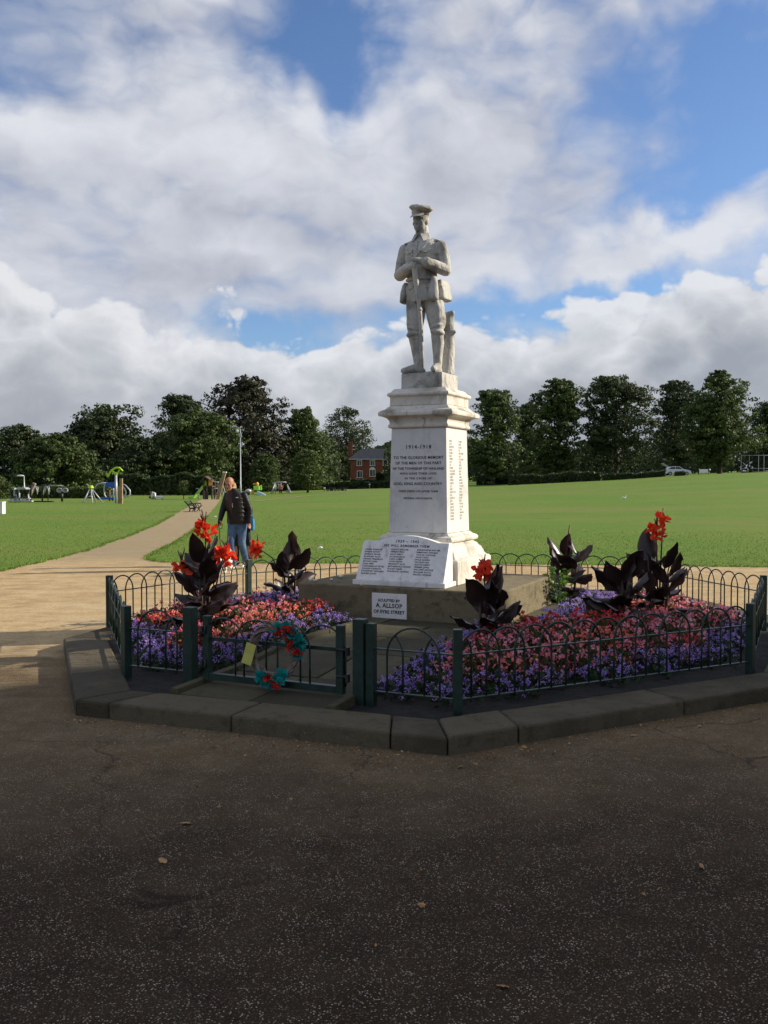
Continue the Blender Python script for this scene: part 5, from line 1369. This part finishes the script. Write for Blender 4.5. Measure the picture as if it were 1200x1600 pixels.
# ------------------------------------------------------------------ brick house
M('brick', (0.150, 0.045, 0.028), 0.9, 0.25, 1.2, col2=(0.21, 0.070, 0.042)); M('slate', (0.030, 0.034, 0.042), 0.6, 0.25, 1.5)
M('white frame', (0.62, 0.62, 0.60), 0.5, 0.08, 3); M('glass', (0.012, 0.014, 0.017), 0.12, 0.1, 3, spec=0.6)
HY_ = 236.0; hb_ = G(583.5, HY_); hk = HY_ / F
house = empty('house', hb_, 0, 'red brick house with slate hipped roof behind the pedestal', 'house')
hwid = 36 * hk; hdep = 8.0; eave = CAMZ + (HY - 717) * hk - hb_.z; ridge = CAMZ + (HY - 700.5) * hk - hb_.z
q = MB(); q.box((0, hdep / 2, eave / 2), (2 * hwid, hdep, eave)); q.build('wall', MATS['brick'], house)
q = MB(); e_ = hwid + .45
q.add([(-e_, -.45, eave), (e_, -.45, eave), (e_, hdep + .45, eave), (-e_, hdep + .45, eave), (-hwid * .52, hdep / 2, ridge), (hwid * .52, hdep / 2, ridge)], [(0, 1, 5, 4), (1, 2, 5), (2, 3, 4, 5), (3, 0, 4), (3, 2, 1, 0)])
rf = q.build('roof', MATS['slate'], house)
q = MB(); q.box((-hwid - .15, hdep * .6, (eave + ridge + 1.2) / 2), (.95, .9, ridge + 1.0 - eave + 1.6)); q.build('chimney', MATS['brick'], rf)
q = MB(); q.box((0, -.35, eave - .09), (2 * e_ - .1, .12, .16)); q.build('gutter', MATS['white frame'], rf)
def window(px, py, w, h, arch=False):
    x = (px - 583.5) * hk; z = CAMZ + (HY - py) * hk - hb_.z; r_ = MB(); t_ = .13
    for c_, s_ in (((x - w / 2, -.06, z), (t_, .14, h)), ((x + w / 2, -.06, z), (t_, .14, h)), ((x, -.06, z + h / 2), (w + t_, .15, t_)), ((x, -.06, z - h / 2), (w + t_ + .2, .2, t_)), ((x + w * .08, -.06, z), (t_ * .7, .13, h))): r_.box(c_, s_)
    if arch:
        r_.loft([[Vector((x + (w / 2 + .07) * math.cos(math.pi * j / 10), -.14 + .14 * k_, z + h / 2 + (w / 2 + .07) * .8 * math.sin(math.pi * j / 10))) for j in range(11)] for k_ in (0, 1)])
    f_ = r_.build('window', MATS['white frame'], house); q = MB(); q.box((x, -.02, z), (w - .05, .06, h - .05)); q.build('pane', MATS['glass'], f_)
for px, py, w, h in ((561.5, 723.5, 1.15, 1.3), (582, 723.5, 1.15, 1.3), (602, 723, 1.1, 1.3), (562, 741, 1.25, 1.7), (602, 739.5, 1.1, 1.3)): window(px, py, w, h)
window(582, 739, 1.35, 1.7, True)

# ================================================================== PLAYGROUND AND FAR THINGS
M('lime plastic', (0.42, 0.62, 0.03), 0.4, 0.08, 3); M('green plastic', (0.36, 0.75, 0.10), 0.4, 0.08, 3); M('orange plastic', (0.72, 0.33, 0.05), 0.5, 0.08, 3)
M('blue plastic', (0.03, 0.10, 0.45), 0.4, 0.1, 3); M('galvanised', (0.42, 0.44, 0.46), 0.45, 0.12, 6, metal=0.3); M('timber', (0.30, 0.205, 0.115), 0.85, 0.2, 5)
M('dark timber', (0.085, 0.06, 0.042), 0.85, 0.25, 5); M('black metal', (0.012, 0.014, 0.014), 0.4, 0.2, 6, spec=0.5); M('pale blue plastic', (0.42, 0.55, 0.66), 0.4, 0.1, 3); M('pink cloth', (0.60, 0.22, 0.20), 0.8, 0.1, 4); M('white paint', (0.75, 0.75, 0.72), 0.5, 0.06, 3)
class Far:
    """a thing measured in the photograph at distance Y: f(px, py, depth) -> local point"""
    def __init__(s, name, px, Y, label, cat, group=None):
        s.px, s.Y, s.k = px, Y, Y / F; s.b = G(px, Y); s.root = empty(name, s.b, 0, label, cat, group)
        s.y0 = HY + (CAMZ - s.b.z) / s.k
    def __call__(s, px, py, d=0.0): return Vector(((px - s.px) * s.k, d, (s.y0 - py) * s.k))
    def g(s, px, d=0.0): return Vector(((px - s.px) * s.k, d, -.03))
    def tube(s, name, pts, r, mat, n=6): q = MB(); q.tube(pts, r, n); return q.build(name, MATS[mat], s.root, smooth=True)
    def box(s, name, c, d, mat, rot=None, bevel=.01): q = MB(); q.box(c, d, rot); return q.build(name, MATS[mat], s.root, bevel=bevel)
    def bar(s, name, a, b_, w, mat, h=None): q = MB(); q.bar(a, b_, w, h); return q.build(name, MATS[mat], s.root, bevel=.008)
PG = 'playground equipment'
# lime spinner on a pole
f = Far('spinner', 182, 71, 'lime green curved spinner on a tall grey pole', 'play equipment', PG)
f.tube('pole', [f.g(181.5), f(181.5, 742)], .09, 'galvanised', 10)
f.tube('arc', [f(169, 744), f(172, 739), f(176, 734), f(181, 731), f(187, 731), f(192, 736)], .07, 'lime plastic', 8)
f.tube('strut', [f(176, 736), f(180, 740), f(184, 740), f(187, 734)], .06, 'lime plastic', 8); q = MB(); q.ell(f(181.5, 740), (.16, .15, .12)); q.build('hub', MATS['lime plastic'], f.root, smooth=True)
f.tube('handle', [f(168.6, 745.5), f(169.5, 742)], .10, 'lime plastic', 8)
f = Far('timber_post', 187.5, 70, 'pair of upright timbers beside the lime spinner', 'post', PG)
f.box('timber', f(189.5, 768) * 1, (.20, .22, 41 * f.k), 'timber'); f.box('timber', f(186, 774), (.18, .20, 29 * f.k), 'timber')
f = Far('climbing_tunnel', 183, 80, 'blue climbing panel held between curved silver hoops', 'play equipment', PG)
f.box('panel', f(174.5, 757.5), (17 * f.k, .5, 7 * f.k), 'blue plastic', None, .05); f.box('deck', f(166, 779), (26 * f.k, .6, 3 * f.k), 'blue plastic', None, .04)
for a in ([(168, 754.5), (164, 757), (162.5, 765), (163.5, 774), (166, 777)], [(176, 756), (177.5, 765), (177, 777)], [(190, 756), (196, 758), (203, 766), (203.5, 772), (200, 776), (194, 776.5)], [(190, 758), (195, 764), (197, 770), (194, 776)], [(148, 763), (152, 757), (158, 755), (166, 754.5)]):
    f.tube('hoop', [f(*p) for p in a], .06, 'galvanised')
for x in (171, 176): f.tube('leg', [f.g(x), f(x, 776)], .06, 'black metal')
f = Far('climbing_pyramid', 143, 73, 'pyramid climbing frame with a lime cap and silver legs', 'play equipment', PG)
q = MB(); q.rings_z([(*f(142, 763)[:2], f(142, 763).z, .24, .24), (*f(142, 759)[:2], f(142, 758.5).z, .16, .16)], 10); q.build('cap', MATS['lime plastic'], f.root, bevel=.03)
for x, d in ((127, .3), (159, .3), (135, -.9), (150, -.9), (143, 1.2)): f.tube('leg', [f.g(x, d), f(142, 761)], .045, 'galvanised')
for t_, d in ((776, -.3), (770, -.2)): f.tube('rung', [f(134 + (785 - t_) * .35, t_, d), f(150 - (785 - t_) * .35, t_, d)], .03, 'galvanised')
f.tube('net', [f(136, 779, -.5), f(143, 774, 0), f(150, 780, -.5), f(143, 783, -.3), f(136, 779, -.5)], .025, 'galvanised')
# outdoor gym
EG = 'outdoor exercise equipment'
for px0, dr, lb in ((17, -1, 'exercise frame with a grey canopy pointing left'), (36, 1, 'exercise frame with a grey canopy pointing right')):
    f = Far('exercise_machine', px0 + 5, 74, lb, 'exercise machine', EG)
    q = MB(); xs = (px0 - 9, px0 + 6) if dr < 0 else (px0 - 8, px0 + 8)
    hi = 761 if dr > 0 else 763
    q.loft([[f(x, y, d) for x, y in ((xs[0], 765 if dr > 0 else 763), (xs[0] + 3, 761.5), (xs[1] - 3, 761.5), (xs[1], 763.5), (xs[1], 764.5), (xs[0], 765))] for d in (-.45, .45)]); q.build('canopy', MATS['galvanised'], f.root)
    f.tube('pole', [f.g(px0 + (6 if dr < 0 else -6)), f(px0 + (5 if dr < 0 else -6), 762.5)], .07, 'galvanised'); f.tube('beam', [f(px0 - 2, 779), f(px0 + 12, 779)], .06, 'galvanised')
    f.tube('pole', [f.g(px0), f(px0, 776)], .05, 'galvanised'); f.tube('pole', [f.g(px0 + 9), f(px0 + 8, 772)], .06, 'galvanised'); f.box('seat', f(px0 + 4, 776.5), (.5, .4, .10), 'black metal'); f.box('footplate', f(px0 + 6, 783), (.9, .4, .12), 'galvanised')
f = Far('timber_ramp', 48, 76, 'slanting timber beam beside the exercise frames', 'play equipment', PG); f.bar('timber', f(42, 784), f(54, 755), .26, 'timber', .24); f.bar('cap', f(52.5, 758), f(56, 756), .12, 'galvanised')
for px0, lb in ((56, 'silver looped exerciser next to the slanting timber'), (74, 'silver looped exerciser with a dark post on the right')):
    f = Far('looped_exerciser', px0, 75, lb, 'exercise machine', EG)
    f.tube('loop', [f(px0 - 4.5, 773, -.3), f(px0 - 3.5, 766, -.3), f(px0 - 1.5, 761, -.3), f(px0 + 2, 760.5, -.3), f(px0 + 4, 765, -.3), f(px0 + 4.5, 772.5, -.3)], .035, 'galvanised')
    f.tube('loop', [f(px0 - 6.5, 770, .3), f(px0 - 5, 764, .3), f(px0 - 1.5, 760, .3), f(px0 + 1, 761, .3), f(px0 + 1.6, 769, .3)], .032, 'galvanised'); f.tube('pole', [f.g(px0 - 8), f(px0 - 8, 757), f(px0 - 2, 758)], .06, 'black metal'); f.box('footplate', f(px0, 783.5), (.9, .5, .09), 'black metal')
f = Far('hand_wheel_trainer', 98, 77, 'dark post with two silver hand wheels', 'exercise machine', EG)
f.tube('pole', [f.g(97), f(97, 768)], .09, 'black metal'); f.tube('crossbar', [f(75, 758.5), f(97, 758.5)], .03, 'galvanised'); f.tube('pole', [f.g(75), f(75, 758)], .04, 'black metal')
for x in (93, 102): f.tube('wheel', [f(x + 4 * math.cos(a), 766 + 3 * math.sin(a)) for a in np.linspace(0, 6.28, 13)], .05, 'galvanised'); f.tube('spoke', [f(x - 4, 766), f(x + 4, 766)], .03, 'galvanised')
# springers
f = Far('rocking_horse', 238, 88, 'small brown spring rocker by the dark hedge', 'play equipment', PG); f.box('seat', f(238, 777), (10 * f.k, .3, .2), 'dark timber'); f.bar('neck', f(239, 778), f(236.5, 768.5), .26, 'timber', .2); f.tube('spring', [f.g(238), f(238, 778)], .10, 'black metal'); f.tube('handle', [f(241, 778), f(241.5, 773)], .05, 'galvanised')
f = Far('rocking_boat', 246, 87, 'white hooped rocker with a long pale deck', 'play equipment', PG)
f.tube('hoop', [f(234.5, 779), f(235, 773), f(237, 769.5), f(239, 771), f(239, 779)], .10, 'white paint', 8); f.box('deck', f(246.5, 777), (11 * f.k, .5, .18), 'white paint'); f.tube('leg', [f.g(238.5), f(238.5, 771)], .08, 'timber'); f.tube('leg', [f.g(251), f(251, 776)], .07, 'galvanised')
for ch in f.root.children: ch.location.x += 3.0 * f.k
# bench, seen from the side
f = Far('park_bench', 303, 51.5, 'black metal park bench at the edge of the left path', 'bench')
for d in (-.7, .7):
    q = MB(); k_ = f.k
    q.tube([f.g(300, d), f(301, 794, d), f(297.5, 788, d), f(292.5, 782.5, d)], .035, 6); q.tube([f(298, 788, d), f(304, 786.5, d), f(309, 787, d), f(311, 790, d), f(307, 794, d), f(301, 794, d)], .035, 6); q.tube([f(306, 794, d), f.g(309.5, d)], .035, 6); q.tube([f(300, 790, d), f(305, 789, d), f(308, 794, d), f(303, 800, d)], .025, 6); q.build('end_frame', MATS['black metal'], f.root, smooth=True)
for i in range(5): t_ = i / 4; f.bar('seat_slat', f(300.5 + 9 * t_, 793.5 - .8 * t_, -.75), f(300.5 + 9 * t_, 793.5 - .8 * t_, .75), .06, 'black metal', .03)
for i in range(5): t_ = i / 4; f.bar('back_slat', f(298.5 - 6 * t_, 790 - 7 * t_, -.75), f(298.5 - 6 * t_, 790 - 7 * t_, .75), .07, 'black metal', .03)
# slide tower
f = Far('slide_tower', 324, 87, 'playground tower with a bright green slide and orange hut panel', 'play equipment', PG)
q = MB(); path = [(295, 778.3), (303, 778), (307, 773), (312, 767.5), (317, 761), (321.5, 757.5), (322.3, 752.5)]
for side in (-.35, .35): pass
rg = []
for x, y in path: rg.append([f(x, y, -.42), f(x, y - 2.2, -.42), f(x + .5, y - 2.2, -.34), f(x + .6, y - .2, -.30), f(x + .6, y - .2, .30), f(x + .5, y - 2.2, .34), f(x, y - 2.2, .42), f(x, y + .9, .42)])
q.loft(rg); q.build('slide', MATS['green plastic'], f.root, smooth=False)
for x, d in ((320, -.6), (320, .8), (333, -.6), (333, .8)): f.bar('post', f.g(x, d), f(x, 748, d), .12, 'dark timber')
q = MB(); q.loft([[f(315.5, 752, d), f(323, 744, d), f(334, 752, d), f(334, 753, d), f(323, 746, d), f(315.5, 753.5, d)] for d in (-.9, 1.1)]); q.build('roof', MATS['dark timber'], f.root)
f.box('side_panel', f(330.8, 754.5, -.65), (5.5 * f.k, .06, 8.5 * f.k), 'orange plastic'); f.box('back_panel', f(324, 756, .8), (12 * f.k, .06, 10 * f.k), 'dark timber'); f.box('deck', f(326.5, 760, .1), (14 * f.k, 1.4, .12), 'dark timber')
f.box('barrier', f(324.5, 774, -.7), (6 * f.k, .08, 12 * f.k), 'black metal'); f.tube('slide_leg', [f.g(310.5, 0), f(310.5, 764)], .05, 'galvanised'); f.tube('handrail', [f(306, 763.5), f(311, 763.5)], .05, 'galvanised')
f.tube('bar', [f(333, 753), f(342, 753.5)], .05, 'galvanised'); f.tube('bar', [f(332, 764), f(340, 763)], .05, 'galvanised')
f = Far('net_mast', 343, 86, 'leaning timber mast with climbing ropes behind the walker', 'play equipment', PG); f.bar('mast', f.g(340), f(351, 738.5), .30, 'timber', .28); f.box('mast_cap', f(351.2, 738), (.36, .32, .12), 'white paint')
for x, y in ((333, 765), (336, 778), (349, 776), (352, 770)): f.tube('rope', [f(346, 750), f(x, y), f.g(x)], .025, 'galvanised', 5)
f.tube('timber', [f.g(341), f(342, 757)], .13, 'timber')
# toddler unit
f = Far('toddler_unit', 402, 112, 'small orange and green toddler unit with a pale blue slide', 'play equipment', PG)
f.box('panel', f(401, 762.5), (9 * f.k, .5, 7 * f.k), 'green plastic', None, .05); q = MB(); q.ell(f(402, 756.3), (2.6 * f.k, .3, 3 * f.k)); q.build('dome', MATS['orange plastic'], f.root, smooth=True); f.box('arm', f(398, 756), (5 * f.k, .25, .15), 'orange plastic'); f.box('side_panel', f(394.7, 769), (3.5 * f.k, .5, 7 * f.k), 'orange plastic', None, .05)
q = MB(); q.loft([[f(402, 767, d), f(407, 769, d), f(415, 773, d), f(415, 774.3, d), f(402, 773.5, d)] for d in (-.35, .35)]); q.build('slide', MATS['pale blue plastic'], f.root); f.bar('side_post', f(408, 766), f(407.5, 758), .18, 'green plastic'); f.box('base', f(402, 774.5), (8 * f.k, .8, .18), 'black metal')
f = Far('grey_rocker', 388, 104, 'grey and dark rocker just right of the walker', 'play equipment', PG); q = MB(); q.ell(f(388, 767), (.35, .3, .22)); q.build('seat', MATS['galvanised'], f.root, smooth=True); f.box('body', f(386, 771), (.6, .4, .35), 'black metal'); f.tube('leg', [f.g(388), f(388, 769)], .08, 'galvanised')
# swing
f = Far('swing', 439, 122, 'silver swing frame with splayed legs', 'swing', PG); 
for d in (-1.0, 1.0):
    f.tube('leg', [f.g(425, d), f(430.5, 753.5, 0)], .07, 'galvanised'); f.tube('leg', [f.g(454, d), f(447, 753.5, 0)], .07, 'galvanised')
f.tube('top_bar', [f(430.5, 753.5), f(447, 753.5)], .09, 'galvanised'); f.tube('leg', [f.g(431), f(430.5, 753.5)], .05, 'galvanised'); f.box('seat', f(450, 768), (7 * f.k, .5, .25), 'galvanised')
for x in (435, 437.5): f.tube('chain', [f(x, 753.5), f(x, 767)], .025, 'galvanised', 5)
f2 = Far('person', 439, 121.5, 'tiny seated person in pink on the swing', 'person')
B = MB(); B.rings_z([(0, 0, .42, .20, .18), (0, 0, .62, .18, .15), (0, 0, .88, .22, .15), (0, 0, 1.02, .10, .09)], 12); B.ell((0, 0, 1.18), (.11, .13, .14))
for s_ in (-1, 1): B.limb([(s_ * .2, 0, .95), (s_ * .28, -.1, .75), (s_ * .2, -.25, .9)], [.06, .05, .04], 8); B.limb([(s_ * .1, 0, .48), (s_ * .1, -.35, .46), (s_ * .1, -.38, .06), (s_ * .1, -.5, .03)], [.09, .07, .05, .05], 8)
link('body', B.fused('body', .02, 2), MATS['skin'], f2.root); B = MB(); B.rings_z([(0, 0, .45, .22, .19), (0, 0, .62, .205, .17), (0, 0, .88, .24, .17), (0, 0, 1.0, .13, .11)], 14); link('top', B.fused('top', .02, 2), MATS['pink cloth'], f2.root)
B = MB()
for s_ in (-1, 1): B.limb([(s_ * .1, 0, .47), (s_ * .1, -.35, .46), (s_ * .1, -.38, .08)], [.11, .09, .07], 8)
link('trousers', B.fused('trousers', .02, 2), MATS['black leggings'], f2.root)
# picnic tables and bins by the far path
for px0, lb in ((518, 'picnic table nearer the small pale tree'), (535, 'picnic table second from the small pale tree')):
    f = Far('picnic_table', px0, 130, lb, 'picnic table', 'picnic tables'); f.box('top', f(px0, 763.0), (1.0, 1.5, .09), 'black metal')
    for s_ in (-1, 1): f.box('seat', f(px0 + s_ * 6, 765.3), (.4, 1.5, .09), 'timber'); f.box('support', f(px0 + s_ * 5.5, 767), (.30, .9, .34), 'white paint')
    f.box('leg', f(px0, 766), (.4, .6, .5), 'black metal')
f = Far('marker_post', 507, 128, 'short white post beside the picnic tables', 'post'); f.box('shaft', f(507, 766), (.16, .16, .5), 'timber'); f.box('cap', f(507, 762.5), (.22, .2, .22), 'white paint')
f = Far('litter_bin', 574, 150, 'black litter bin in front of the house hedge', 'litter bin', 'litter bins'); q = MB(); q.rings_z([(0, 0, 0, .32, .32), (0, 0, .95, .36, .36), (0, 0, 1.0, .38, .38), (0, 0, 1.15, .22, .22)], 12); q.build('drum', MATS['black metal'], f.root, smooth=True); f.box('slot', Vector((0, -.37, .85)), (.3, .03, .12), 'galvanised')
f = Far('marker_post', 577.5, 149, 'short white topped post right of the black bin', 'post'); f.box('shaft', Vector((0, 0, .3)), (.15, .15, .62), 'timber'); f.box('cap', Vector((0, 0, .68)), (.22, .2, .16), 'white paint')
f = Far('timber_fence', 590, 152, 'low brown timber fence left of the pedestal', 'fence')
for z in (.2, .45, .7): f.bar('board', Vector((-1.4, 0, z)), Vector((3.0, 0, z)), .05, 'timber', .18)
for x in (-1.4, 0, 1.5, 3.0): f.bar('post', Vector((x, .06, -.1)), Vector((x, .06, .95)), .12, 'timber')
# lamp posts
def lamp(px, top, Y, label, cams=True):
    f = Far('lamp_post', px, Y, label, 'lamp post', 'lamp posts'); hh = (f.y0 - top) * f.k
    q = MB(); q.tube([(0, 0, -.1), (0, 0, 1.2), (0, 0, 1.25), (0, 0, hh)], [.085, .085, .06, .045], 10); q.build('pole', MATS['galvanised'], f.root, smooth=True)
    if cams:
        q = MB(); q.tube([(0, 0, hh), (-.05, 0, hh + .12), (-.22, 0, hh + .10), (-.28, 0, hh - .02)], .04, 8); q.build('bracket', MATS['galvanised'], f.root, smooth=True)
        q = MB(); q.ell((-.30, 0, hh - .10), (.15, .15, .17), None, 14); q.build('camera_dome', MATS['white paint'], f.root, smooth=True)
        f.box('control_box', Vector((.02, -.08, hh - .55)), (.20, .18, .35), 'galvanised'); q = MB(); q.ell((0.02, 0, hh + .25), (.05, .05, .12)); q.build('finial', MATS['galvanised'], f.root, smooth=True)
    else:
        q = MB(); q.tube([(0, 0, hh), (-.25, 0, hh + .08), (-.45, 0, hh + .05)], .05, 8); q.build('bracket', MATS['galvanised'], f.root, smooth=True); q = MB(); q.ell((-.35, 0, hh + .04), (.35, .14, .09)); q.build('lantern', MATS['white paint'], f.root, smooth=True)
lamp(376, 672, 98, 'tall grey post with a white camera dome behind the walker')
lamp(38, 744, 92, 'thin dark lamp post among the exercise equipment', False)
# white box at the left edge, litter, bird
f = Far('utility_cabinet', -2, 48, 'white cabinet cut off by the left edge', 'cabinet'); f.box('body', Vector((0, 0, .27)), (.52, .4, .60), 'white paint'); f.box('lid', Vector((0, 0, .59)), (.56, .44, .05), 'white paint'); f.box('door', Vector((.0, -.205, .27)), (.42, .012, .46), 'white paint')
gb = P(975, 778.5, .9); gb = G(975, 62)
gull = empty('gull', gb, math.radians(95), 'small white gull standing on the lawn right of the pedestal', 'bird')
B = MB(); B.ell((0, 0, .17), (.06, .14, .06), R4(.25, 'X'), 12); B.limb([(0, -.09, .20), (0, -.13, .27)], [.035, .032], 8); B.limb([(0, -.15, .275), (0, -.19, .268)], [.012, .006], 6); B.limb([(0, .12, .15), (0, .24, .12)], [.03, .012], 8); link('body', B.fused('body', .012, 2), MATS['white paint'], gull)
for s_ in (-1, 1): q = MB(); q.tube([(s_ * .025, 0, .13), (s_ * .025, 0, .0), (s_ * .025, -.04, .0)], .007, 5); q.build('leg', MATS['orange plastic'], gull)
for px, py, lb in ((500, 857, 'scrap of white litter on the lawn left of the pedestal'), (336, 808, 'scrap of pale litter on the left path')):
    p = P(px, py, .02); q = MB(); q.add([(-.06, -.03, 0), (.05, -.04, .01), (.07, .03, .03), (-.04, .04, .04), (0, 0, .06)], [(0, 1, 4), (1, 2, 4), (2, 3, 4), (3, 0, 4)]); tag(q.build('litter', MATS['white paint'], None, loc=p), lb, 'litter')
# ------------------------------------------------------------------ right side: car, banner, court fence, wall
M('car white', (0.70, 0.72, 0.74), 0.25, 0.04, 3, spec=0.5); M('tyre', (0.012, 0.012, 0.012), 0.8, 0.1, 4); M('red lamp', (0.5, 0.02, 0.02), 0.3, 0.1, 4)
cb_ = G(1057, 156); car = empty('car', cb_, 0, 'white hatchback parked with its tailgate raised under the trees', 'car')
side = [(-2.1, .35), (-2.12, .75), (-2.05, .95), (-1.75, 1.02), (-1.30, 1.42), (-.6, 1.50), (.25, 1.44), (.95, 1.02), (1.75, .88), (2.08, .70), (2.12, .35)]
q = MB(); q.loft([[Vector((x, d, z)) for x, z in ([(a * .98, b_ * (1 if b_ < 1.05 else .985)) for a, b_ in side] if abs(d) > .8 else side)] for d in (-.86, -.80, .80, .86)]); q.build('body', MATS['car white'], car, bevel=.03)
for pts in ([(-1.55, 1.05), (-1.18, 1.36), (-.55, 1.42), (-.45, 1.05)], [(-.38, 1.05), (-.45, 1.42), (.2, 1.37), (.72, 1.05)]):
    q = MB(); q.loft([[Vector((x, d, z)) for x, z in pts] for d in (-.875, .875)]); q.build('side_window', MATS['glass'], car)
for x in (-1.35, 1.35):
    for s_ in (-1, 1): q = MB(); q.tube([(x, s_ * .72, .32), (x, s_ * .90, .32)], .32, 16); w_ = q.build('wheel', MATS['tyre'], car); q = MB(); q.tube([(x, s_ * .895, .32), (x, s_ * .915, .32)], .19, 12); q.build('rim', MATS['galvanised'], w_)
q = MB(); q.bar((-1.62, 0, 1.45), (-2.45, 0, 1.95), 1.4, .07); q.build('tailgate', MATS['car white'], car, bevel=.02); q = MB(); q.box((-2.08, 0, 1.0), (.10, 1.2, .8)); q.build('boot_opening', MATS['tyre'], car)
for s_ in (-1, 1): q = MB(); q.box((2.05, s_ * .6, .72), (.12, .36, .14)); q.build('headlight', MATS['white paint'], car, bevel=.02); q = MB(); q.box((-2.08, s_ * .78, .9), (.08, .12, .3)); q.build('tail_light', MATS['red lamp'], car)
f = Far('person', 1035, 155, 'tiny dark figure standing at the raised tailgate', 'person')
B = MB(); B.rings_z([(0, 0, .85, .16, .12), (0, 0, 1.1, .15, .11), (0, 0, 1.35, .20, .12), (0, 0, 1.47, .08, .07)], 12); B.ell((0, 0, 1.62), (.085, .10, .125))
for s_ in (-1, 1): B.limb([(s_ * .2, 0, 1.38), (s_ * .25, -.1, 1.1), (s_ * .18, -.3, 1.1)], [.06, .05, .04], 8); B.limb([(s_ * .09, 0, .9), (s_ * .1, 0, .5), (s_ * .1, .02, .06), (s_ * .1, -.12, .04)], [.1, .075, .05, .05], 8)
link('body', B.fused('body', .02, 2), MATS['black jacket'], f.root)
f = Far('banner', 1099, 148, 'small white banner hung on a low rail beside the tree', 'banner'); f.box('sheet', f(1099, 736), (13.5 * f.k, .03, 5.6 * f.k), 'white paint'); 
for x in (1091.5, 1107): f.tube('post', [f.g(x), f(x, 732)], .05, 'black metal')
q = MB(); q.ell(f(1108.5, 734), (.16, .14, .14)); q.build('cap', MATS['white paint'], f.root, smooth=True)
f = Far('court_fence', 1180, 152, 'tall grey mesh fence of the ball court at the right edge', 'fence')
for x, w, mt in ((1157.5, .05, 'galvanised'), (1170, .05, 'galvanised'), (1184.5, .09, 'galvanised'), (1193, .09, 'galvanised'), (1204, .08, 'galvanised'), (1218, .08, 'galvanised')): f.bar('post', f.g(x), f(x, 711), w, mt)
for y in (711.5, 732, 737): f.tube('rail', [f(1157, y), f(1220, y)], .035, 'galvanised', 5)
q = MB()
for i in range(64): x = 1157 + i; q.bar(f(x, 738), f(x, 711.5), .012)
for i in range(14): y = 712 + i * 1.9; q.bar(f(1157, y), f(1220, y), .012)
q.build('mesh', MATS['black metal'], f.root)
f.box('kick_board', f(1188, 738.5, .05), (62 * f.k, .05, 4.5 * f.k), 'dark timber')
f = Far('litter_bin', 1172.5, 149, 'dark litter bin in front of the court fence', 'litter bin', 'litter bins'); q = MB(); q.rings_z([(0, 0, 0, .28, .28), (0, 0, .8, .34, .34), (0, 0, .85, .36, .36), (0, 0, .98, .2, .2)], 12); q.build('drum', MATS['black metal'], f.root, smooth=True); f.box('slot', Vector((0, -.35, .72)), (.3, .03, .12), 'galvanised')
f = Far('brick_wall', 800, 170, 'low old brick wall beneath the trees right of the pedestal', 'wall'); f.box('wall', f(798, 752) * 1, (105 * f.k, .3, 10 * f.k), 'brick'); f.box('coping', f(798, 746.6), (106 * f.k, .4, .12), 'paving stone')
f = Far('person', 1001, 146, 'tiny person in white and brown resting by the right hedge', 'person')
B = MB(); B.rings_z([(0, 0, .1, .22, .2), (0, 0, .3, .18, .15), (0, 0, .6, .2, .14), (0, 0, .72, .08, .07)], 12); B.ell((0, 0, .86), (.09, .1, .12))
for s_ in (-1, 1): B.limb([(s_ * .18, 0, .62), (s_ * .25, -.1, .35), (s_ * .15, -.3, .35)], [.06, .05, .04], 8); B.limb([(s_ * .1, 0, .15), (s_ * .12, -.4, .45), (s_ * .12, -.6, .06)], [.1, .07, .05], 8)
link('body', B.fused('body', .02, 2), MATS['skin'], f.root); B = MB(); B.rings_z([(0, 0, .12, .235, .21), (0, 0, .3, .2, .17), (0, 0, .6, .22, .16), (0, 0, .7, .11, .1)], 12); link('shirt', B.fused('shirt', .02, 2), MATS['white paint'], f.root)
f = Far('backpack', 1008, 146, 'tan bag on the grass beside the resting person', 'bag'); q = MB(); q.rings_z([(0, 0, 0, .25, .2), (0, 0, .3, .28, .22), (0, 0, .55, .18, .14)], 10); q.build('sack', MATS['timber'], f.root, smooth=True); f.tube('strap', [Vector((-.1, 0, .5)), Vector((0, 0, .7)), Vector((.1, 0, .5))], .03, 'dark timber')
